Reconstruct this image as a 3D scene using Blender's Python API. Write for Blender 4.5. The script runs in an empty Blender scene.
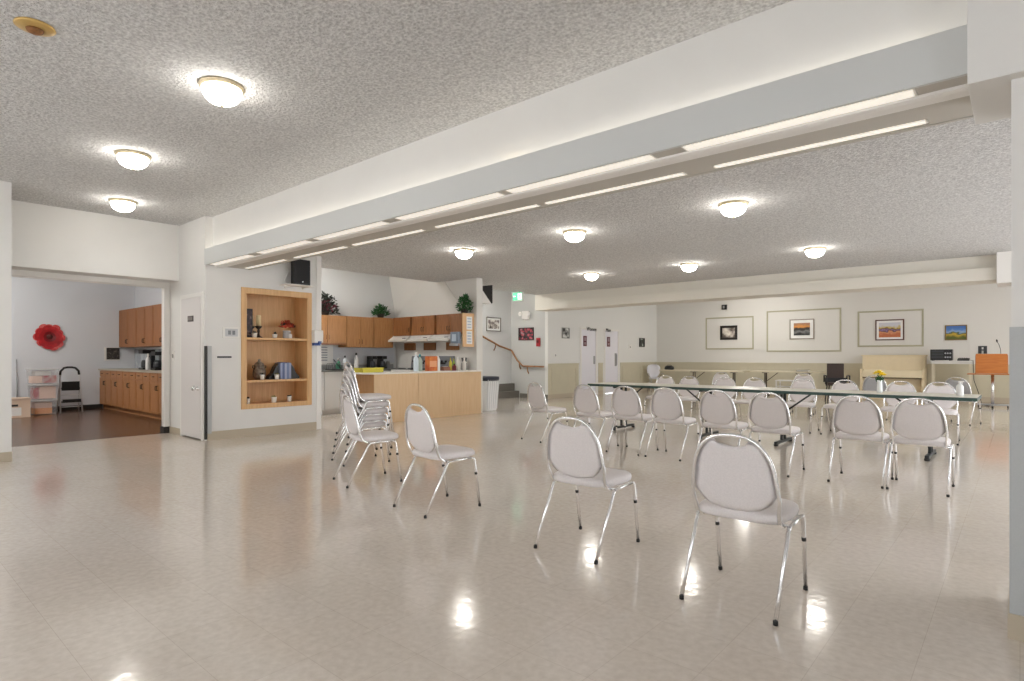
import bpy, math, random
from mathutils import Vector, Matrix
rnd = random.Random(7)
SC = bpy.context.scene
COL = SC.collection
PI = math.pi

# ------------------------------------------------------------------ materials
def lin(c):
    return tuple(((v/255)/12.92 if v/255 <= .04045 else (((v/255)+.055)/1.055)**2.4) for v in c)
MATS = {}
def mat(name, rgb, rough=.6, metal=0., spec=.5, noise=0., nscale=20., bump=0., bscale=60., bdist=.004,
        emit=0., coat=0., rgb2=None, trans=0., stretch=None, detail=3.):
    if name in MATS: return MATS[name]
    m = bpy.data.materials.new(name); m.use_nodes = True
    nt = m.node_tree; N = nt.nodes; L = nt.links
    b = N['Principled BSDF']
    col = (*lin(rgb), 1)
    b.inputs['Base Color'].default_value = col
    b.inputs['Roughness'].default_value = rough
    b.inputs['Metallic'].default_value = metal
    b.inputs['Specular IOR Level'].default_value = spec
    b.inputs['Coat Weight'].default_value = coat
    b.inputs['Coat Roughness'].default_value = .06
    b.inputs['Transmission Weight'].default_value = trans
    if emit:
        b.inputs['Emission Color'].default_value = col
        b.inputs['Emission Strength'].default_value = emit
    tc = N.new('ShaderNodeTexCoord'); src = tc.outputs['Object']
    if stretch:
        mp = N.new('ShaderNodeMapping'); mp.inputs['Scale'].default_value = stretch
        L.new(src, mp.inputs[0]); src = mp.outputs[0]
    if noise or rgb2:
        n = N.new('ShaderNodeTexNoise'); n.inputs['Scale'].default_value = nscale; n.inputs['Detail'].default_value = detail
        L.new(src, n.inputs['Vector'])
        r = N.new('ShaderNodeValToRGB')
        c2 = lin(rgb2) if rgb2 else tuple(v*(1-noise) for v in col[:3])
        r.color_ramp.elements[0].position = .35; r.color_ramp.elements[1].position = .65
        r.color_ramp.elements[0].color = (*c2, 1); r.color_ramp.elements[1].color = col
        L.new(n.outputs[0], r.inputs[0]); L.new(r.outputs[0], b.inputs['Base Color'])
    if bump:
        n2 = N.new('ShaderNodeTexNoise'); n2.inputs['Scale'].default_value = bscale; n2.inputs['Detail'].default_value = 3
        L.new(src, n2.inputs['Vector'])
        bp = N.new('ShaderNodeBump'); bp.inputs['Strength'].default_value = bump; bp.inputs['Distance'].default_value = bdist
        L.new(n2.outputs[0], bp.inputs['Height']); L.new(bp.outputs[0], b.inputs['Normal'])
    MATS[name] = m
    return m

WALL = mat('painted_wall', (226, 225, 222), .7, bump=.15, bscale=90, bdist=.002, noise=.02, nscale=3)
WALLG = mat('painted_wall_grey', (208, 209, 208), .7, bump=.15, bscale=90, bdist=.002)
WALLB = mat('painted_wall_warm', (222, 220, 215), .7, bump=.15, bscale=90, bdist=.002)
TRIMW = mat('white_trim', (232, 230, 226), .45)
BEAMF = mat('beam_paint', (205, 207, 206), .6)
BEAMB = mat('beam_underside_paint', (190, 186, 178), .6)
WAINS = mat('beige_wainscot', (200, 193, 170), .55, noise=.03, nscale=5)
GREYV = mat('grey_vinyl', (180, 183, 184), .55, noise=.04, nscale=200)
COVE = mat('beige_vinyl_base', (186, 174, 154), .4)
DARKB = mat('dark_base', (40, 38, 37), .5)
CHROME = mat('chrome', (238, 238, 239), .22, metal=1.)
STEEL = mat('brushed_steel', (170, 172, 175), .35, metal=1.)
BRASS = mat('antique_brass', (222, 208, 176), .35, metal=.6, noise=.2, nscale=30)
FABRIC = mat('pale_fabric', (222, 216, 215), .85, noise=.07, nscale=130, bump=.3, bscale=420, bdist=.001)
FABRICG = mat('grey_fabric', (176, 177, 180), .85, noise=.07, nscale=130)
VINYLW = mat('white_shell', (226, 226, 233), .45)
RUBBER = mat('black_rubber', (22, 21, 21), .6)
BLACK = mat('black_plastic', (24, 24, 26), .4)
CHAR = mat('charcoal_plastic', (52, 54, 58), .45)
NAVYL = mat('bin_liner_film', (32, 38, 52), .35, bump=.4, bscale=30, bdist=.01)
GREEN = mat('dark_green_edge', (38, 66, 58), .4)
CREAMT = mat('cream_laminate', (222, 219, 205), .3, noise=.02, nscale=30)
BEIGET = mat('beige_laminate', (220, 211, 188), .4, noise=.03, nscale=30)
WOODH = mat('honey_oak', (174, 128, 80), .45, rgb2=(158, 110, 66), nscale=7, stretch=(6, 6, .5), coat=.1)
WOODD = mat('brown_oak', (150, 100, 58), .45, rgb2=(130, 82, 44), nscale=7, stretch=(6, 6, .5), coat=.1)
WOODM = mat('maple_panel', (224, 193, 153), .45, rgb2=(218, 184, 143), nscale=5, stretch=(5, 5, .5))
WOODN = mat('niche_oak', (220, 178, 126), .45, rgb2=(208, 164, 112), nscale=6, stretch=(6, 6, .5))
WOODO = mat('orange_oak', (184, 112, 48), .4, rgb2=(170, 98, 38), nscale=6, stretch=(.8, 6, 6))
WOODR = mat('rail_wood', (158, 112, 70), .4, rgb2=(136, 92, 54), nscale=9)
PIANO = mat('cream_piano', (230, 214, 180), .4, noise=.03, nscale=12)
COUNTG = mat('grey_counter', (120, 122, 120), .35, noise=.2, nscale=80)
COUNTW = mat('white_counter', (236, 233, 226), .3)
ENAMEL = mat('white_enamel', (222, 222, 220), .35)
STAIR = mat('stair_carpet', (112, 108, 100), .9, noise=.2, nscale=90)
PAPER = mat('white_paper', (240, 240, 238), .8)
INK = mat('grey_print', (150, 155, 165), .8)
POT = mat('white_ceramic', (238, 234, 226), .35)
LEAF = mat('green_leaves', (44, 104, 48), .6, rgb2=(22, 66, 28), nscale=40)
LEAFD = mat('dark_leaves', (40, 48, 36), .6, rgb2=(24, 28, 24), nscale=40)
BURG = mat('burgundy_petals', (132, 52, 70), .7, rgb2=(78, 26, 40), nscale=30)
REDP = mat('red_petals', (176, 44, 40), .7, rgb2=(196, 96, 60), nscale=30)
YELP = mat('yellow_petals', (242, 212, 40), .6)
REDM = mat('alarm_red', (168, 36, 46), .5)
GLASSV = mat('clear_glass', (235, 240, 240), .05, trans=1.)
def thin_clear(name, rgb, clear):
    m = bpy.data.materials.new(name); m.use_nodes = True
    nt = m.node_tree; b = nt.nodes['Principled BSDF']; b.inputs['Base Color'].default_value = (*lin(rgb), 1); b.inputs['Roughness'].default_value = .2
    tr = nt.nodes.new('ShaderNodeBsdfTransparent'); mx = nt.nodes.new('ShaderNodeMixShader'); mx.inputs[0].default_value = 1-clear
    nt.links.new(tr.outputs[0], mx.inputs[1]); nt.links.new(b.outputs[0], mx.inputs[2]); nt.links.new(mx.outputs[0], nt.nodes['Material Output'].inputs['Surface'])
    return m
CLEARP = thin_clear('clear_plastic', (222, 226, 230), .86)
LAMPG = mat('lamp_glass', (255, 250, 241), .3, emit=17)
TUBEL = mat('fluorescent_lens', (255, 250, 240), .4, emit=.26)
COVEL = mat('cove_tube', (255, 248, 236), .4, emit=2.2)

def floor_mat():
    m = bpy.data.materials.new('polished_vinyl_tile'); m.use_nodes = True
    nt = m.node_tree; N = nt.nodes; L = nt.links; b = N['Principled BSDF']
    tc = N.new('ShaderNodeTexCoord')
    n1 = N.new('ShaderNodeTexNoise'); n1.inputs['Scale'].default_value = 28; n1.inputs['Detail'].default_value = 5
    L.new(tc.outputs['Object'], n1.inputs['Vector'])
    r = N.new('ShaderNodeValToRGB')
    r.color_ramp.elements[0].position = .3; r.color_ramp.elements[1].position = .7
    r.color_ramp.elements[0].color = (*lin((208, 198, 187)), 1); r.color_ramp.elements[1].color = (*lin((221, 212, 202)), 1)
    L.new(n1.outputs[0], r.inputs[0])
    bt = N.new('ShaderNodeTexBrick'); bt.offset = 0; bt.inputs['Scale'].default_value = 1
    bt.inputs['Brick Width'].default_value = .305; bt.inputs['Row Height'].default_value = .305
    bt.inputs['Mortar Size'].default_value = .0012; bt.inputs['Mortar Smooth'].default_value = .3
    bt.inputs['Color1'].default_value = (1, 1, 1, 1); bt.inputs['Color2'].default_value = (.965, .96, .95, 1); bt.inputs['Mortar'].default_value = (.8, .77, .74, 1)
    L.new(tc.outputs['Object'], bt.inputs['Vector'])
    mx = N.new('ShaderNodeMix'); mx.data_type = 'RGBA'; mx.blend_type = 'MULTIPLY'; mx.inputs['Factor'].default_value = 1
    L.new(r.outputs[0], mx.inputs['A']); L.new(bt.outputs['Color'], mx.inputs['B'])
    L.new(mx.outputs['Result'], b.inputs['Base Color'])
    b.inputs['Roughness'].default_value = .13; b.inputs['Specular IOR Level'].default_value = .6
    b.inputs['Coat Weight'].default_value = .3; b.inputs['Coat Roughness'].default_value = .05
    n2 = N.new('ShaderNodeTexNoise'); n2.inputs['Scale'].default_value = 12; n2.inputs['Detail'].default_value = 2
    L.new(tc.outputs['Object'], n2.inputs['Vector'])
    bp = N.new('ShaderNodeBump'); bp.inputs['Strength'].default_value = .15; bp.inputs['Distance'].default_value = .006
    L.new(n2.outputs[0], bp.inputs['Height']); L.new(bp.outputs[0], b.inputs['Normal']); L.new(bp.outputs[0], b.inputs['Coat Normal'])
    return m
FLOORM = floor_mat()

def popcorn_mat():
    m = bpy.data.materials.new('popcorn_texture'); m.use_nodes = True
    nt = m.node_tree; N = nt.nodes; L = nt.links; b = N['Principled BSDF']
    tc = N.new('ShaderNodeTexCoord')
    n = N.new('ShaderNodeTexNoise'); n.inputs['Scale'].default_value = 46; n.inputs['Detail'].default_value = 4; n.inputs['Roughness'].default_value = .6
    L.new(tc.outputs['Object'], n.inputs['Vector'])
    r = N.new('ShaderNodeValToRGB'); r.color_ramp.elements[0].position = .34; r.color_ramp.elements[1].position = .66
    r.color_ramp.elements[0].color = (*lin((186, 185, 185)), 1); r.color_ramp.elements[1].color = (*lin((232, 232, 231)), 1)
    L.new(n.outputs[0], r.inputs[0]); L.new(r.outputs[0], b.inputs['Base Color'])
    b.inputs['Roughness'].default_value = .95; b.inputs['Specular IOR Level'].default_value = .1
    bp = N.new('ShaderNodeBump'); bp.inputs['Strength'].default_value = .9; bp.inputs['Distance'].default_value = .03
    L.new(n.outputs[0], bp.inputs['Height']); L.new(bp.outputs[0], b.inputs['Normal'])
    return m
POPC = popcorn_mat()

def plank_mat():
    m = bpy.data.materials.new('walnut_planks'); m.use_nodes = True
    nt = m.node_tree; N = nt.nodes; L = nt.links; b = N['Principled BSDF']
    tc = N.new('ShaderNodeTexCoord'); mp = N.new('ShaderNodeMapping'); mp.inputs['Rotation'].default_value = (0, 0, PI/2)
    L.new(tc.outputs['Object'], mp.inputs[0])
    bt = N.new('ShaderNodeTexBrick'); bt.inputs['Scale'].default_value = 1; bt.inputs['Brick Width'].default_value = 1.2; bt.inputs['Row Height'].default_value = .13
    bt.inputs['Mortar Size'].default_value = .002
    bt.inputs['Color1'].default_value = (*lin((100, 70, 50)), 1); bt.inputs['Color2'].default_value = (*lin((78, 54, 40)), 1); bt.inputs['Mortar'].default_value = (*lin((50, 34, 24)), 1)
    L.new(mp.outputs[0], bt.inputs['Vector']); L.new(bt.outputs['Color'], b.inputs['Base Color'])
    b.inputs['Roughness'].default_value = .25
    return m
PLANK = plank_mat()

def art_mat(name, stops, scale=6, stretch=(1, 1, 1), seed=0., grad=False):
    """a small procedural painting: noise (or height plus noise) run through a colour ramp"""
    if name in MATS: return MATS[name]
    m = bpy.data.materials.new(name); m.use_nodes = True
    nt = m.node_tree; N = nt.nodes; L = nt.links; b = N['Principled BSDF']; b.inputs['Roughness'].default_value = .5
    tc = N.new('ShaderNodeTexCoord'); mp = N.new('ShaderNodeMapping'); mp.inputs['Scale'].default_value = stretch; mp.inputs['Location'].default_value = (seed, seed*.7, seed*1.3)
    L.new(tc.outputs['Object'], mp.inputs[0])
    n = N.new('ShaderNodeTexNoise'); n.inputs['Scale'].default_value = scale; n.inputs['Detail'].default_value = 4
    L.new(mp.outputs[0], n.inputs['Vector'])
    fac = n.outputs[0]
    if grad:
        sp = N.new('ShaderNodeSeparateXYZ'); L.new(tc.outputs['Generated'], sp.inputs[0])
        ad = N.new('ShaderNodeMath'); ad.operation = 'MULTIPLY_ADD'; ad.inputs[1].default_value = .5; ad.inputs[2].default_value = -.25
        L.new(n.outputs[0], ad.inputs[0])
        a2 = N.new('ShaderNodeMath'); a2.operation = 'ADD'; L.new(ad.outputs[0], a2.inputs[0]); L.new(sp.outputs['Z'], a2.inputs[1]); fac = a2.outputs[0]
    r = N.new('ShaderNodeValToRGB'); r.color_ramp.interpolation = 'LINEAR'
    e = r.color_ramp.elements
    e[0].position, e[0].color = stops[0][0], (*lin(stops[0][1]), 1)
    e[1].position, e[1].color = stops[-1][0], (*lin(stops[-1][1]), 1)
    for p, c in stops[1:-1]:
        x = e.new(p); x.color = (*lin(c), 1)
    L.new(fac, r.inputs[0]); L.new(r.outputs[0], b.inputs['Base Color'])
    MATS[name] = m
    return m

# ------------------------------------------------------------------ mesh builder
class MB:
    def __init__(s): s.v = []; s.f = []; s.sm = []
    def add(s, vs, fs, smooth=False):
        o = len(s.v); s.v += [tuple(p) for p in vs]
        for f in fs: s.f.append(tuple(o+i for i in f)); s.sm.append(smooth)
        return s
    def box(s, x0, x1, y0, y1, z0, z1):
        return s.add([(x0,y0,z0),(x1,y0,z0),(x1,y1,z0),(x0,y1,z0),(x0,y0,z1),(x1,y0,z1),(x1,y1,z1),(x0,y1,z1)],
                     [(0,3,2,1),(4,5,6,7),(0,1,5,4),(1,2,6,5),(2,3,7,6),(3,0,4,7)])
    def prism(s, pts, h0, h1, axis='z', smooth=False):
        n = len(pts)
        def P(p, h):
            if axis == 'z': return (p[0], p[1], h)
            if axis == 'y': return (p[0], h, p[1])
            return (h, p[0], p[1])
        vs = [P(p, h0) for p in pts]+[P(p, h1) for p in pts]
        fs = [tuple(range(n))[::-1], tuple(range(n, 2*n))]+[(i, (i+1) % n, n+(i+1) % n, n+i) for i in range(n)]
        s.add(vs, fs[:2]); o = len(s.v)-2*n
        for f in fs[2:]: s.f.append(tuple(o+i for i in f)); s.sm.append(smooth)
        return s
    def tube(s, path, r, n=8, closed=False, caps=True):
        P = [Vector(p) for p in path]; m = len(P)
        rs = r if isinstance(r, (list, tuple)) else [r]*m
        def tan(i):
            if closed: return (P[(i+1) % m]-P[i-1]).normalized()
            return (P[min(i+1, m-1)]-P[max(i-1, 0)]).normalized()
        t = tan(0); u = t.orthogonal().normalized(); vs = []
        for i in range(m):
            t2 = tan(i); q = t.rotation_difference(t2); u = (q @ u).normalized(); t = t2
            w = t.cross(u).normalized()
            for k in range(n):
                a = 2*PI*k/n; vs.append(P[i]+(u*math.cos(a)+w*math.sin(a))*rs[i])
        fs = []
        for i in range(m if closed else m-1):
            j = (i+1) % m
            for k in range(n): fs.append((i*n+k, i*n+(k+1) % n, j*n+(k+1) % n, j*n+k))
        s.add(vs, fs, True)
        if caps and not closed:
            o = len(s.v)-len(vs)
            s.f.append(tuple(o+k for k in range(n))[::-1]); s.sm.append(False)
            s.f.append(tuple(o+(m-1)*n+k for k in range(n))); s.sm.append(False)
        return s
    def cyl(s, x, y, z0, z1, r, r2=None, n=16):
        return s.lathe([(r, z0), (r if r2 is None else r2, z1)], x, y, n, flat=True)
    def lathe(s, prof, x=0, y=0, n=20, flat=False):
        vs = []; fs = []
        for (r, z) in prof:
            for k in range(n):
                a = 2*PI*k/n; vs.append((x+r*math.cos(a), y+r*math.sin(a), z))
        for i in range(len(prof)-1):
            for k in range(n): fs.append((i*n+k, i*n+(k+1) % n, (i+1)*n+(k+1) % n, (i+1)*n+k))
        s.add(vs, fs, True); o = len(s.v)-len(vs); L = len(prof)-1
        s.f.append(tuple(o+k for k in range(n))[::-1]); s.sm.append(False)
        s.f.append(tuple(o+L*n+k for k in range(n))); s.sm.append(False)
        return s
    def rings(s, rings, smooth=True):
        n = len(rings[0]); vs = [p for r in rings for p in r]; fs = []
        for i in range(len(rings)-1):
            for k in range(n): fs.append((i*n+k, i*n+(k+1) % n, (i+1)*n+(k+1) % n, (i+1)*n+k))
        fs.append(tuple(range(n))[::-1]); fs.append(tuple((len(rings)-1)*n+k for k in range(n)))
        return s.add(vs, fs, smooth)
    def leaf(s, p, d, l, w):
        d = Vector(d).normalized(); u = d.orthogonal().normalized()
        u = (Matrix.Rotation(rnd.uniform(0, 6.28), 3, d) @ u); nn = d.cross(u)*.12*l
        p = Vector(p)
        return s.add([p, p+d*l*.45+u*w*.5+nn, p+d*l, p+d*l*.45-u*w*.5+nn, p+d*l*.5-nn*.3], [(0,1,4),(1,2,4),(2,3,4),(3,0,4)])
    def build(s, name, m, parent=None, bevel=0, loc=(0,0,0), rot=(0,0,0)):
        me = bpy.data.meshes.new(name); me.from_pydata([tuple(p) for p in s.v], [], s.f); me.update()
        me.polygons.foreach_set('use_smooth', s.sm)
        import bmesh
        b = bmesh.new(); b.from_mesh(me); bmesh.ops.recalc_face_normals(b, faces=b.faces); b.to_mesh(me); b.free()
        if m: me.materials.append(m)
        o = bpy.data.objects.new(name, me); COL.objects.link(o)
        o.parent = parent; o.location = loc; o.rotation_euler = rot
        if bevel:
            bv = o.modifiers.new('Bevel', 'BEVEL'); bv.width = bevel; bv.segments = 2; bv.limit_method = 'ANGLE'; bv.angle_limit = math.radians(40)
        return o
def B(*a): return MB().box(*a)

def tag(o, label, cat, group=None, kind=None):
    o['label'] = label; o['category'] = cat
    if group: o['group'] = group
    if kind: o['kind'] = kind
    return o
def thing(name, label, cat, loc=(0,0,0), rotz=0, group=None):
    o = bpy.data.objects.new(name, None); COL.objects.link(o)
    o.empty_display_size = .1; o.location = loc; o.rotation_euler = (0, 0, rotz)
    return tag(o, label, cat, group)
def struct(name, mb, m, parent=None, bevel=0, label=None, cat=None, loc=(0,0,0), rot=(0,0,0)):
    o = mb.build(name, m, parent, bevel, loc, rot)
    if parent is None:
        o['kind'] = 'structure'
        if label: o['label'] = label
        if cat: o['category'] = cat
    return o
KIDS = {}
def kids(o):
    return [c for c in bpy.data.objects if c.parent == o]
def dup(root, loc, rotz=0, label=None, group=None, swap=None):
    r = root.copy(); COL.objects.link(r); r.location = loc; r.rotation_euler = (0, 0, rotz)
    if label: r['label'] = label
    if group: r['group'] = group
    for ch in kids(root):
        c = ch.copy(); COL.objects.link(c); c.parent = r
        if swap and ch.name.split('.')[0] in swap:
            c.data = ch.data.copy(); c.data.materials[0] = swap[ch.name.split('.')[0]]
        for g in kids(ch):
            d = g.copy(); COL.objects.link(d); d.parent = c
    return r
R90 = PI/2     # local frame on a wall facing +X: local x runs along +Y, local y goes into the wall

# ================================================================== SETTING
XS, XL, XK, XKB, XD = -8.68, -10.03, -11.30, -15.9, -9.94
ZN, ZF = 3.18, 2.84
YB = 19.4
struct('floor', B(-10.03, 3.2, -3.2, 19.6, -.12, 0), FLOORM, label='polished beige vinyl tile floor of the hall', cat='floor')
struct('floor_kitchen', B(-11.5, -10.03, 3.5, 19.6, -.12, 0), FLOORM, label='beige vinyl tile floor inside the kitchen', cat='floor')
struct('floor_kitchenette', B(-16.0, -10.03, .3, 4.8, -.11, .002), PLANK, label='dark brown plank floor of the kitchenette', cat='floor')
struct('ceiling', B(-16.1, 3.3, -3.3, 19.7, ZN, ZN+.12), POPC, label='higher popcorn textured ceiling over the near part of the hall', cat='ceiling')
struct('ceiling_lower', B(-9.8, 3.1, 3.7, 12.4, ZF, ZN-.005), POPC, label='lower popcorn textured ceiling beyond the beam', cat='ceiling')

# left side: wall stub, alcove wall with the kitchenette opening, door wall, shelf wall
struct('wall_left', B(XS-.35, XS, -3.2, 1.28, 0, ZN), WALL, label='white wall end at the left edge of the hall', cat='wall')
struct('baseboard_left', B(XS, XS+.012, -3.2, 1.285, 0, .11), COVE)
struct('wall_left_header', B(XL-.15, -9.65, .35, 3.38, 2.343, ZN), WALL, label='white wall panel above the kitchenette opening', cat='wall')
hm = MB().box(XL-.14, XL+.0, .9, 3.38, 2.265, 2.3425).box(XL-.09, XL-.05, .9, 3.38, 2.255, 2.2655)
struct('trim_1', hm, TRIMW, label='white track along the top of the kitchenette opening', cat='trim', bevel=.004)
struct('trim_2', MB().box(XL-.12, XL+.0, 3.30, 3.379, .1, 2.264), TRIMW, label='white jamb post beside the kitchenette opening', cat='trim', bevel=.004)
struct('trim_3', MB().box(XL-.13, XL+.015, 3.285, 3.379, 0, .1), DARKB, label='black foot of the white jamb post', cat='trim')
struct('wall_left_return', B(XL-.15, XL-.001, 3.39, 3.55, 0, ZN), WALL)
# wall with the closet door (faces the viewer, -Y)
dw = MB().box(XL+.0005, -9.56, 3.38, 3.50, 0, ZN).box(-9.56, XS-.1005, 3.38, 3.50, 2.11, ZN)
struct('wall_closet', dw, WALL, label='narrow white wall holding the closet door', cat='wall')
struct('baseboard_closet', B(XL, -9.565, 3.368, 3.38, 0, .1), COVE)
dr = struct('door_1', B(-9.495, -8.785, 3.352, 3.39, .02, 2.05), mat('door_paint', (216, 212, 210), .5), label='tall pale closet door left of the niche wall', cat='door', bevel=.003)
fr = MB().box(-9.56, -9.50, 3.362, 3.48, 0, 2.11).box(-8.78, -8.72, 3.355, 3.48, 0, 2.11).box(-9.50, -8.78, 3.362, 3.48, 2.055, 2.11)
struct('door_frame', fr, TRIMW, dr, .004)
kb = MB().lathe([(.032, 0), (.032, .008), (.014, .012), (.014, .04), (.032, .05), (.035, .068), (.024, .08), (.004, .082)], n=16)
struct('door_knob', kb, CHROME, dr, loc=(-8.86, 3.352, .735), rot=(R90, 0, 0))
kb2 = MB().lathe([(.03, 0), (.03, .014), (.01, .018), (.004, .036)], n=14)
struct('door_lock', kb2, CHROME, dr, loc=(-9.0, 3.352, .745), rot=(R90, 0, 0))
sg = B(-9.22, -9.02, 3.341, 3.351, 1.70, 1.785).build('door_sign', mat('sign_brown', (58, 46, 42), .5), dr, .003)
MB().box(-9.20, -9.15, 3.338, 3.341, 1.72, 1.765).box(-9.14, -9.10, 3.338, 3.341, 1.72, 1.765).box(-9.09, -9.04, 3.338, 3.341, 1.72, 1.765).build('sign_relief', mat('sign_grey', (120, 110, 104), .5), sg)
struct('wall_closet_back', B(-9.7, XS-.1, 3.51, 3.55, 0, 2.2), WALL)

# niche wall (faces +X) with a hole for the built-in shelves
NY0, NY1, NZ0, NZ1 = 3.90, 4.995, .43, 2.215
nw = MB().box(XS-.1, XS, 3.38, NY0, 0, ZN).box(XS-.1, XS, NY1, 5.10, 0, ZN).box(XS-.1, XS, NY0, NY1, 0, NZ0).box(XS-.1, XS, NY0, NY1, NZ1, ZN)
nw.box(XS-.62, XS-.101, 5.02, 5.099, 0, ZN)
struct('wall_niche', nw, WALL, label='white wall around the built-in shelves', cat='wall')
struct('trim_4', B(XS-.63, XS+.012, 5.10, 5.19, 0, ZN), TRIMW, label='white end post of the niche wall beside the kitchen', cat='trim', bevel=.003)
struct('baseboard_niche', B(XS, XS+.014, 3.405, 5.10, 0, .125), COVE)
cg = MB().box(XS-.0, XS+.016, 3.405, 3.46, .1, 1.342)
struct('trim_5', cg, GREYV, label='grey vinyl corner guard on the niche wall', cat='trim')
struct('trim_6', B(XS-.02, XS+.012, 3.372, 3.402, .02, 1.342), DARKB, label='dark strip of the corner guard beside the closet door', cat='trim')

# kitchenette behind the opening
struct('wall_kitchenette_back', B(XKB-.1, XKB, .2, 4.8, 0, ZN), mat('kitchenette_paint', (214, 217, 222), .7), label='pale blue grey wall at the back of the kitchenette', cat='wall')
struct('wall_kitchenette_right', B(XKB, XL-.15, 4.6, 4.7, 0, ZN), mat('kitchenette_paint', (214, 217, 222), .7), label='kitchenette wall behind the brown cabinets', cat='wall')
struct('wall_kitchenette_left', B(XKB, XL-.15, .2, .35, 0, ZN), WALLG)
struct('wall_alcove_left', B(XL-.15, XS-.35, .2, .35, 0, ZN), WALLG)
struct('wall_kitchenette_near', B(XL-.15, XL-.0, 3.551, 4.7, 0, ZN), WALLG)
struct('baseboard_kitchenette', MB().box(XKB, XKB+.015, .35, 3.95, 0, .1), DARKB)

# kitchen and stairs walls
struct('wall_kitchen_back', B(XK-.1, XK, 5.0, 13.1, 0, ZN), WALLG, label='pale wall behind the kitchen cabinets', cat='wall')
kr = MB().box(XK, -8.585, 8.74, 8.92, 0, ZF)
kr.box(XK, -9.8, 8.74, 8.92, ZF, ZN)
kr.add([(XK, 8.74, 2.1), (XK, 8.52, 3.17), (XK, 8.74, 3.17), (-8.9, 8.74, 2.1), (-9.85, 8.70, 3.17), (-9.85, 8.74, 3.17)], [(0, 3, 4, 1), (0, 1, 2), (3, 5, 4), (1, 4, 5, 2), (0, 2, 5, 3)])
struct('wall_kitchen_right', kr, WALLB, label='wall end post and side wall of the kitchen', cat='wall')
struct('wall_kitchen_left', B(XK, XS-.62, 5.0, 5.1, 0, ZN), WALLG)
struct('wall_stairs', B(XK, XD-.1, 12.95, 13.05, 0, ZN), mat('stair_paint', (196, 197, 195), .7), label='grey wall beside the stairs', cat='wall')
struct('baseboard_stairs', B(-10.95, XD, 12.935, 12.95, 0, .12), STAIR)
st = MB().box(XK+.001, -10.98, 11.2, 12.949, 0, .19).box(XK+.001, -11.16, 11.2, 12.949, .19, .40).box(XK+.001, -11.28, 11.2, 12.2, .40, .6)
tag(st.build('stair_flight', STAIR, None, .006), 'dark carpeted stair steps rising behind the waste bin', 'stairs')['kind'] = 'structure'

# wall with the two toilet doors (faces +X)
dwl = MB()
DY = [(14.52, 15.46), (15.86, 16.78)]
ys = [12.95]+[v for d in DY for v in d]+[YB]
for i in (0, 2, 4): dwl.box(XD-.1, XD, ys[i], ys[i+1], 0, ZN)
for a, b in DY: dwl.box(XD-.1, XD, a, b, 2.04, ZN)
struct('wall_doors', dwl, mat('door_wall_paint', (226, 226, 223), .7), label='white wall holding the two toilet doors', cat='wall')
wn = MB()
for a, b in ((12.96, 14.45), (15.53, 15.79), (16.86, YB)): wn.box(XD, XD+.008, a, b, .12, .97).box(XD, XD+.02, a, b, .945, .985)
for a, b in ((13.1, 14.3), (17.0, 18.2), (18.35, 19.3)):
    wn.box(XD, XD+.018, a, b, .84, .86).box(XD, XD+.018, a, b, .22, .24).box(XD, XD+.018, a, a+.02, .24, .84).box(XD, XD+.018, b-.02, b, .24, .84)
struct('trim_7', wn, WAINS, label='beige wainscot on the toilet door wall', cat='trim')
bb = MB()
for a, b in ((12.96, 14.45), (15.53, 15.79), (16.86, YB)): bb.box(XD, XD+.014, a, b, 0, .12)
struct('baseboard_doors', bb, COVE)
DOORP = mat('toilet_door_paint', (230, 229, 236), .5)
for i, (a, b) in enumerate(DY):
    d = struct('door_%d' % (2+i), B(XD-.045, XD-.005, a+.07, b-.07, .01, 2.0), DOORP, bevel=.003, cat='door',
               label=('left white toilet door nearer the stairs' if i == 0 else 'right white toilet door with a steel pull handle'))
    f = MB().box(XD-.06, XD+.015, a, a+.07, 0, 2.06).box(XD-.06, XD+.015, b-.07, b, 0, 2.06).box(XD-.06, XD+.015, a+.07, b-.07, 2.0, 2.06)
    struct('door_frame', f, TRIMW, d, .004)
    if i:
        MB().tube([(XD-.005, b-.2, .9), (XD+.04, b-.2, .92), (XD+.04, b-.2, 1.24), (XD-.005, b-.2, 1.26)], .012).build('pull_handle', STEEL, d)
        B(XD-.005, XD, b-.26, b-.14, .87, 1.29).build('pull_plate', STEEL, d)
    else:
        B(XD-.005, XD, b-.2, b-.1, .95, 1.2).build('push_plate', STEEL, d)
    pl = B(XD-.005, XD+.004, a+.19, a+.37, 1.50, 1.81).build('door_plaque', mat('plaque_maroon', (96, 38, 52), .5), d, .002)
    MB().box(XD+.004, XD+.006, a+.23, a+.33, 1.54, 1.62).box(XD+.004, XD+.006, a+.23, a+.33, 1.66, 1.77).build('plaque_symbol', mat('plaque_grey', (150, 130, 136), .5), pl)

# back wall with pictures
struct('wall_back', B(XD-.1, 3.2, YB, YB+.1, 0, ZN), WALLB, label='cream wall at the far end with the framed pictures', cat='wall')
bw = MB().box(XD+.02, 3.1, YB-.008, YB, .14, .97).box(XD+.02, 3.1, YB-.02, YB, .945, .985)
struct('trim_8', bw, WAINS, label='beige wainscot along the far wall', cat='trim')
struct('baseboard_back', B(XD+.02, 3.1, YB-.014, YB, 0, .14), COVE)
FRM = mat('wall_moulding', (178, 174, 150), .6)
def moulding(n, x0, x1, z0, z1, label):
    m = MB()
    for a, b, c, d in ((x0, x1, z0, z0+.045), (x0, x1, z1-.045, z1), (x0, x0+.045, z0+.045, z1-.045), (x1-.045, x1, z0+.045, z1-.045)):
        m.box(a, b, YB-.02, YB, c, d)
    struct('trim_%d' % n, m, FRM, label=label, cat='trim', bevel=.006)
moulding(9, -8.10, -6.50, 1.42, 2.50, 'small rectangular wall moulding around the dark framed picture')
moulding(10, -6.10, -3.98, 1.33, 2.63, 'largest rectangular wall moulding around the sunset picture')
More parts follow.
